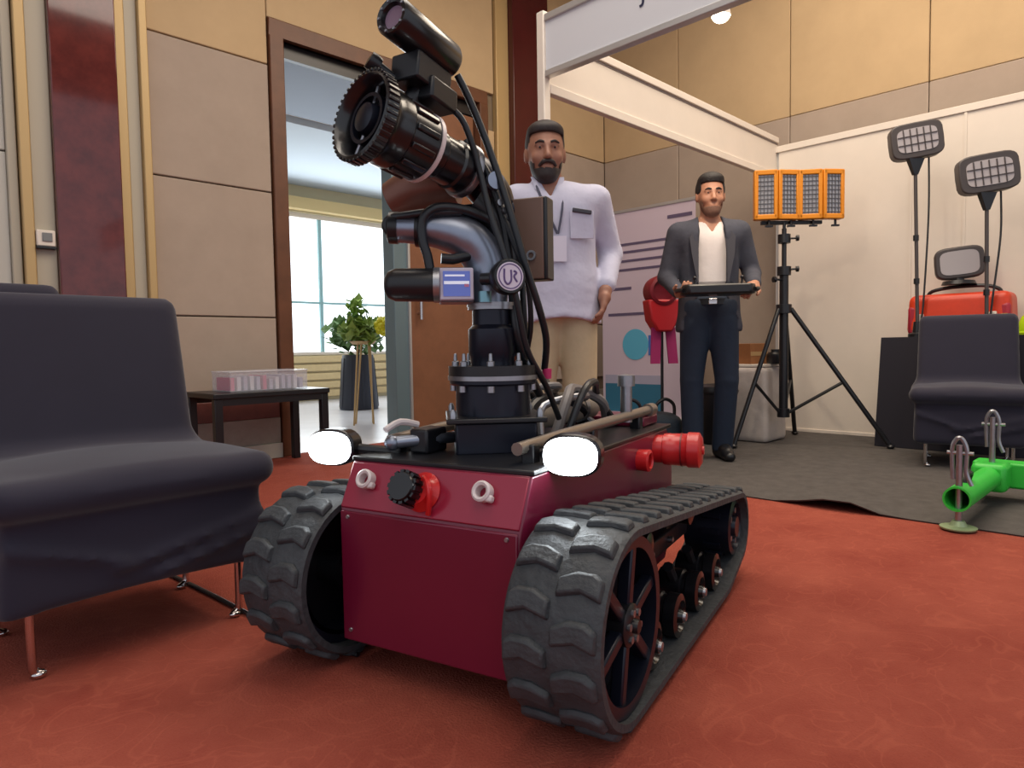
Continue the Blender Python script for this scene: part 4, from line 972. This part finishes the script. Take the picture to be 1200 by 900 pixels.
# side coupling in bright red at the rear
cq = Vector((-.80, BW, .415)); Fq = frame_from((-.15, 1, .0))
cpl = MB().lathe([(0, -.03), (.040, -.03), (.040, .02), (.044, .022), (.046, .040), (.045, .042), (.046, .085), (.050, .09), (.050, .120), (.036, .128), (.012, .128), (.012, .133), (0, .133)], cq, Fq, n=30).build('hose_coupling', M_bright, rb)
MB().lathe([(.0445, .070), (.0475, .070), (.0475, .074), (.0445, .074), (.0445, .070)], cq, Fq, n=26).build('coupling_ring', mat('deep_red', (120, 14, 22), .4), cpl)
MB().lathe([(.020, -.01), (.028, -.01), (.030, .03), (.022, .034), (.018, .03), (.020, -.01)], cq + Vector((.15, .0, -.01)), frame_from((0, 1, 0)), n=20).build('red_port', M_bright, rb)
MB().b2((-.93, -.18, .474), (-.80, .19, .505)).build('rear_hatch', M_red, rb, .006)
random.seed(8)
for i in range(7):
    y = -.10 + i*.035; x0 = -.42 - random.uniform(0, .06); hgt = random.uniform(.05, .12)
    pts = [(x0, y, .485), (x0 - .05, y + random.uniform(-.03, .03), .50 + hgt), (x0 - .16, y + random.uniform(-.06, .06), .52 + hgt), (x0 - .27, y + random.uniform(-.04, .04), .50 + hgt*.7), (x0 - .34, y, .485)]
    MB().tube(pts, .010 + .004*(i % 2), 9, smooth=5).build('deck_hose', (M_hose, M_steel, mat('grey_hose', (120, 116, 116), .5))[i % 3], rb)
MB().tube([(-.44, -.05, .52), (-.80, .02, .535)], .038, 16).build('hose_drum', mat('tan_canvas', (150, 138, 124), .7, noise=.1), rb)
for x in (-.50, -.62, -.74): MB().lathe([(.038, -.008), (.043, -.008), (.043, .008), (.038, .008)], (x, -.05 + (x + .44)/-.36*.07, .52 + (x + .44)/-.36*.015), frame_from((-.36, .07, .015)), n=18).build('drum_band', M_steel, rb)
MB().tube([(-.10, -.16, .50), (-.16, -.10, .505), (-.24, -.09, .50)], .014, 10, smooth=3).ball((-.10, -.16, .50), .018).build('pipe_elbow', M_alum, rb)
MB().b2((-.21, -.135, .474), (-.13, -.085, .53)).build('valve_block', M_black, rb, .006)
MB().tube([(-.17, -.14, .535), (-.13, -.16, .545), (-.09, -.17, .53)], .008, 8, smooth=3).build('valve_lever', M_eye, rb)

# ---- turret
TX = Vector((-.28, 0, 0)); Bz = math.radians(36)
z_box = LZ(489); z_fl0 = LZ(450); z_fl1 = LZ(428); z_nk = LZ(358)
MB().box((TX.x, 0, (z_box + .470)/2), (.185, .185, z_box - .470), rz(Bz)).build('turret_box', M_dblue, rb, .006)
MB().box((TX.x, 0, z_box + .004), (.225, .225, .012), rz(Bz)).build('turret_plate', M_black, rb, .003)
for k in range(4):
    a = Bz + PI/4 + k*PI/2; MB().lathe([(0, 0), (.008, 0), (.008, .012), (.004, .02), (0, .02)], (TX.x + .138*math.cos(a), .138*math.sin(a), z_box + .01), n=10).build('plate_bolt', M_steel, rb)
MB().lathe([(0, z_box), (.088, z_box), (.088, z_fl0), (.098, z_fl0), (.102, z_fl0 + .004), (.102, z_fl0 + .012), (0, z_fl0 + .012)], TX, n=40).build('slew_drum', M_dblue, rb)
MB().lathe([(.0, 0), (.106, 0), (.106, .010), (0, .010)], TX + Vector((0, 0, z_fl0 + .012)), n=40).build('flange_ring', M_steel, rb)
MB().lathe([(0, 0), (.104, 0), (.104, z_fl1 - z_fl0 - .022), (0, z_fl1 - z_fl0 - .022)], TX + Vector((0, 0, z_fl0 + .022)), n=40).build('upper_flange', M_black, rb)
for k in range(8):
    a = k*PI/4 + .5
    MB().lathe([(0, 0), (.009, 0), (.009, .010), (.005, .012), (.004, .028), (0, .03)], TX + Vector((.088*math.cos(a), .088*math.sin(a), z_fl1)), n=10).build('flange_bolt', M_steel, rb)
    MB().lathe([(0, 0), (.009, 0), (.009, -.014), (0, -.014)], TX + Vector((.093*math.cos(a), .093*math.sin(a), z_fl0)), n=10).build('flange_nut', M_steel, rb)
MB().lathe([(0, z_fl1), (.052, z_fl1), (.052, z_fl1 + .02), (.056, z_fl1 + .03), (.056, z_fl1 + .085), (.046, z_fl1 + .095), (.046, z_nk - .012), (0, z_nk - .012)], TX, n=32).build('neck', M_dblue, rb)
MB().lathe([(0, z_nk - .012), (.056, z_nk - .012), (.056, z_nk - .004), (.058, z_nk - .004), (.058, z_nk + .004), (0, z_nk + .004)], TX, n=32).build('neck_ring', M_steel, rb)
cn = L(600, 402, 1.60); MB().tube([L(580, 402, 1.63), cn], .026, 16).lathe([(0, 0), (.034, 0), (.034, .02), (0, .02)], L(592, 402, 1.605), frame_from(cn - L(580, 402, 1.63)), n=18).build('neck_motor', M_black, rb)
# cast elbow
YE = 1.62
ep = [L(572, 356, YE), L(572, 330, YE), L(566, 302, YE), L(546, 280, YE - .01), L(515, 270, YE - .02), L(482, 268, YE - .03), L(462, 267, YE - .03)]
MB().tube(ep, [.046, .047, .050, .050, .042, .034, .033], 24, smooth=5).build('cast_elbow', M_alum, rb)
dl = (ep[-1] - ep[-2]).normalized()
MB().lathe([(0, -.01), (.037, -.01), (.037, .010), (.030, .014), (0, .014)], ep[-1], frame_from(dl), n=26).build('elbow_cap', M_black, rb)
MB().lathe([(0, 0), (.006, 0), (.005, .004), (0, .005)], ep[-1] + dl*.014 + Vector((0, 0, -.005)), frame_from(dl), n=10).build('cap_bolt', M_steel, rb)
MB().lathe([(.036, -.008), (.041, -.008), (.041, .008), (.036, .008)], ep[-2] + (ep[-3] - ep[-2])*.3, frame_from(dl), n=26).build('elbow_clamp', M_black, rb)
# hook shaped conduit round the elbow
MB().tube([L(505, 322, 1.55), L(501, 300, 1.55), L(496, 285, 1.55), L(494, 265, 1.55), L(500, 250, 1.55), L(516, 243, 1.56), L(545, 246, 1.58), L(575, 258, 1.60)], .011, 10, smooth=5).build('looped_conduit', M_hose, rb)
MB().tube([L(456, 272, 1.57), L(452, 264, 1.57), L(458, 256, 1.57), L(480, 252, 1.56), L(505, 249, 1.56), L(540, 248, 1.58)], .010, 10, smooth=5).build('looped_conduit', M_hose, rb)
# horizontal motor and display
ma, mb_ = L(450, 334, 1.545), L(515, 334, 1.55); dm_ = (mb_ - ma).normalized(); Lm = (mb_ - ma).length
MB().lathe([(0, 0), (.018, .002), (.030, .010), (.037, .026), (.038, Lm), (0, Lm)], ma, frame_from(dm_), n=28).build('tilt_motor', M_black, rb)
MB().lathe([(.0, 0), (.040, 0), (.040, .014), (0, .014)], mb_ - dm_*.012, frame_from(dm_), n=28).build('motor_flange', M_steel, rb)
dc = L(535, 333, 1.535); Fd = frame_from(Ri @ Vector((.12, -1, .08)))
disp = MB().box(dc - Fd @ Vector((0, 0, .028)), (.078, .078, .05), Fd).build('display_unit', M_alum, rb, .005)
MB().box(dc, (.076, .072, .012), Fd).build('display_frame', mat('pale_bezel', (190, 184, 200), .4), disp, .003)
MB().box(dc + Fd @ Vector((0, 0, .0065)), (.060, .056, .003), Fd).build('screen', mat('blue_screen', (78, 92, 160), .15, emit=(96, 112, 190), estr=.35), disp)
MB().box(dc + Fd @ Vector((0, .002, .0083)), (.056, .007, .0012), Fd).box(dc + Fd @ Vector((-.004, .018, .0083)), (.044, .004, .0012), Fd).build('screen_text', mat('screen_white', (220, 224, 240), .3, emit=(220, 224, 240), estr=.3), disp)
MB().box(dc + Fd @ Vector((.022, -.004, .0083)), (.010, .007, .0012), Fd).build('screen_icon', mat('pink_icon', (190, 110, 150), .4), disp)
MB().lathe([(0, -.012), (.016, -.012), (.016, .012), (0, .014)], L(568, 348, 1.545), None, n=14).build('hex_nut', mat('teal_steel', (120, 160, 172), .3, metal=.8), rb)
MB().tube([L(517, 303, 1.56), L(530, 304, 1.565), L(556, 298, 1.59)], .012, 12).build('grease_fitting', M_black, rb)
# round emblem knob
kc = L(597, 324, 1.50); kd = Ri @ Vector((.42, -1, .02)); Fk = frame_from(kd)
kb = MB().lathe([(0, -.06), (.018, -.06), (.018, -.03), (.038, -.026), (.040, -.004), (.036, .003), (0, .003)], kc, Fk, n=32).build('round_knob', M_black, rb)
MB().tube([kc - Fk @ Vector((.0, 0, .03)), L(565, 327, 1.55)], .014, 12).build('knob_shaft', M_black, rb)
MB().lathe([(0, .0025), (.031, .0025), (.031, .005), (0, .005)], kc, Fk, n=32).build('emblem_disc', mat('emblem_white', (214, 206, 222), .4), kb)
eu = mat('emblem_purple', (96, 78, 128), .5)
MB().tube([kc + Fk @ Vector(p) for p in ((-.014, .016, .005), (-.014, -.008, .005), (-.006, -.017, .005), (.002, -.008, .005), (.002, .014, .005))], .0024, 6, smooth=4).tube([kc + Fk @ Vector(p) for p in ((.008, .012, .005), (.015, .008, .005), (.009, .0, .005), (.016, -.012, .005))], .0024, 6, smooth=4).lathe([(.0255, .0045), (.028, .0045), (.028, .0058), (.0255, .0058), (.0255, .0045)], kc, Fk, n=32).build('emblem_mark', eu, kb)
# tan control box behind
bxc = L(621, 282, 1.66); Fb = rz(math.radians(116 + 20))
bxo = MB().box(bxc, (.105, .05, .195), rz(math.radians(120 - 22))).build('control_box', M_black, rb, .004)
Fbx = rz(math.radians(120 - 22))
MB().box(bxc + Fbx @ Vector((0, -.027, 0)), (.088, .006, .19), Fbx).build('tan_cover', mat('tan_cover', (112, 88, 76), .5), bxo, .002)
MB().lathe([(.007, -.002), (.012, -.002), (.012, .004), (.007, .004), (.007, -.002)], bxc + Fbx @ Vector((.015, -.032, -.04)), frame_from(Fbx @ Vector((0, -1, 0))), n=14).build('cover_hole', M_steel, bxo)
# yoke and swivel between elbow and cannon
MB().tube([L(590, 330, 1.64), L(592, 285, 1.65), L(580, 256, 1.65), L(556, 236, 1.64)], [.030, .040, .045, .040], 18, smooth=5).build('swivel_yoke', M_black, rb)
MB().tube([L(530, 252, 1.62), L(600, 246, 1.66)], .022, 14).build('swivel_shaft', M_dblue, rb)
for k in range(3): MB().lathe([(0, 0), (.008, 0), (.008, .01), (0, .01)], L(585 + k*6, 238 + k*9, 1.585), frame_from(kd), n=10).build('yoke_bolt', M_steel, rb)
MB().tube([L(462, 236, 1.72), L(490, 222, 1.70), L(535, 214, 1.68)], [.05, .055, .052], 20, smooth=3).build('copper_pipe', mat('copper_brown', (122, 84, 72), .4, metal=.5), rb)
# ---- cannon
nf = L(421, 134, 1.40); nr = L(556, 207, 1.635); an = (nr - nf).normalized(); NL = (nr - nf).length; Fn = frame_from(an)
k_ = NL/.33
bp = [(.070, .07), (.080, .008), (.087, .0), (.094, .004), (.096, .026), (.090, .034), (.080, .040), (.0765, .05), (.0785, .06), (.0785, .085), (.074, .09), (.074, .16), (.058, .166), (.0, .166)]
can = MB().lathe([(r, h*k_) for r, h in bp], nf, Fn, n=44).build('water_cannon', M_blackg, rb)
for k in range(44):
    a = 2*PI*k/44
    if k == 0: ts = MB().box((0, 0, 0), (.006, .0075, .026)).build('rim_tooth', M_blackg, can, .0015); src = ts
    Mx = Matrix.Translation(nf + Fn @ Vector((.0945*math.cos(a), .0945*math.sin(a), .014*k_))) @ (Fn @ rz(a)).to_4x4()
    if k == 0: ts.matrix_basis = Mx
    else: share('rim_tooth', src, can, Mx)
MB().lathe([(0, .060), (.072, .060), (.072, .07), (0, .07)], nf, Fn, n=36).build('baffle_back', M_black, can)
MB().lathe([(0, .006), (.018, .006), (.030, .010), (.034, .022), (.034, .062), (0, .062)], nf, Fn, n=28).build('baffle_core', M_dblue, can)
MB().lathe([(.046, .016), (.054, .016), (.054, .03), (.046, .03), (.046, .016)], nf, Fn, n=28).build('baffle_ring', M_steel if 0 else M_dblue, can)
for k in range(5): 
    a = k*2*PI/5 + .3; MB().tube([nf + Fn @ Vector((.026*math.cos(a), .026*math.sin(a), .03)), nf + Fn @ Vector((.075*math.cos(a), .075*math.sin(a), .035))], .005, 8).build('baffle_strut', M_steel, can)
for k in range(12):
    a = 2*PI*k/12
    MB().box(nf + Fn @ Vector((.0745*math.cos(a), .0745*math.sin(a), .122*k_)), (.010, .014, .06*k_), Fn @ rz(a)).build('grip_ridge', M_blackg, can, .003)
MB().lathe([(.06, .160), (.0765, .160), (.0765, .170), (.06, .170), (.06, .160)], nf, Fn @ Matrix.Diagonal((1, 1, k_)), n=40).build('white_band', M_eye, can)
MB().lathe([(.0, .165), (.056, .165), (.056, .20), (.052, .205), (.052, .25), (.057, .255), (.057, .285), (.05, .29), (0, .29)], nf, Fn @ Matrix.Diagonal((1, 1, k_)), n=36).build('cannon_barrel', M_blackg, rb)
MB().lathe([(.05, .285), (.062, .285), (.064, .29), (.064, .30), (.05, .30), (.05, .285)], nf, Fn @ Matrix.Diagonal((1, 1, k_)), n=36).build('tail_ring', M_steel, rb)
MB().tube([nf + an*NL*.90, nr + an*.01, L(578, 232, 1.66), L(582, 256, 1.66)], [.05, .05, .048, .042], 20, smooth=5).build('cannon_tail', M_steel if 0 else M_dblue, rb)
MB().lathe([(.0, -.008), (.02, -.008), (.02, .008), (0, .01)], L(580, 212, 1.58), frame_from(kd), n=16).build('tail_plug', M_alum, rb)
# ---- upper camera
cf = L(458, 17, 1.395); cr2 = L(527, 74, 1.56); ac = (cr2 - cf).normalized(); Fc = frame_from(ac); CL = (cr2 - cf).length
cmr = MB().lathe([(.024, .012), (.028, .002), (.037, .0), (.041, .006), (.041, CL - .012), (.036, CL - .002), (.03, CL), (0, CL)], cf, Fc, n=36).build('camera_tube', M_blackg, rb)
MB().lathe([(0, .011), (.0245, .011), (.0245, .014), (0, .014)], cf, Fc, n=28).build('camera_lens', mat('lens_mauve', (128, 104, 124), .12, coat=.6), cmr)
for k in range(10):
    a = 2*PI*k/10; MB().lathe([(0, 0), (.0035, 0), (.003, -.003), (0, -.0035)], cf + Fc @ Vector((.0325*math.cos(a), .0325*math.sin(a), .001)), Fc, n=8).build('infrared_led', M_steel, cmr)
# mounting block between camera and cannon
bc1 = L(494, 92, 1.50)
blk = MB().box(bc1, (.075, .060, .115), Fc).build('mount_block', M_black, rb, .005)
MB().box(bc1 + Ri @ Vector((.03, .01, -.035)), (.05, .05, .09), Fc).build('mount_saddle', M_black, rb, .006)
kb1, kb2 = L(460, 92, 1.47), L(438, 74, 1.45)
MB().tube([bc1, kb1, kb2], [.014, .012, .012], 12).lathe([(0, -.014), (.018, -.012), (.02, 0), (.018, .012), (0, .014)], kb2, frame_from(kb2 - kb1), n=18).build('side_knob', M_black, rb)
MB().tube([bc1 + Vector((0, 0, -.02)), L(480, 125, 1.49), L(505, 150, 1.53)], .020, 12, smooth=3).build('mount_foot', M_black, rb)
# ---- cables
def cable(pts, r, m=M_hose, name='cable'): return MB().tube([L(*p) for p in pts], r, 10, smooth=6).build(name, m, rb)
cable([(536, 88, 1.56), (548, 112, 1.57), (562, 145, 1.58), (578, 188, 1.58), (594, 236, 1.57), (606, 276, 1.56), (618, 318, 1.56), (632, 362, 1.58), (640, 398, 1.62), (638, 432, 1.66)], .0085)
cable([(522, 122, 1.53), (540, 138, 1.54), (552, 165, 1.55), (562, 200, 1.56), (574, 248, 1.55), (590, 295, 1.54), (605, 350, 1.54), (618, 410, 1.57), (640, 452, 1.63), (655, 490, 1.70)], .0075)
cable([(600, 330, 1.62), (602, 360, 1.60), (606, 395, 1.60), (616, 428, 1.64), (632, 462, 1.70)], .011)
cable([(612, 330, 1.64), (614, 370, 1.64), (616, 410, 1.66), (620, 440, 1.70)], .008)
cable([(588, 250, 1.60), (604, 290, 1.59), (618, 330, 1.60), (622, 380, 1.62), (616, 420, 1.66)], .0065)
cable([(545, 165, 1.60), (572, 205, 1.60), (590, 260, 1.60), (598, 310, 1.60)], .009)
MB().lathe([(0, -.012), (.011, -.012), (.012, .012), (0, .014)], L(641, 438, 1.66), n=14).build('pink_plug', mat('magenta_plug', (190, 40, 100), .5), rb)
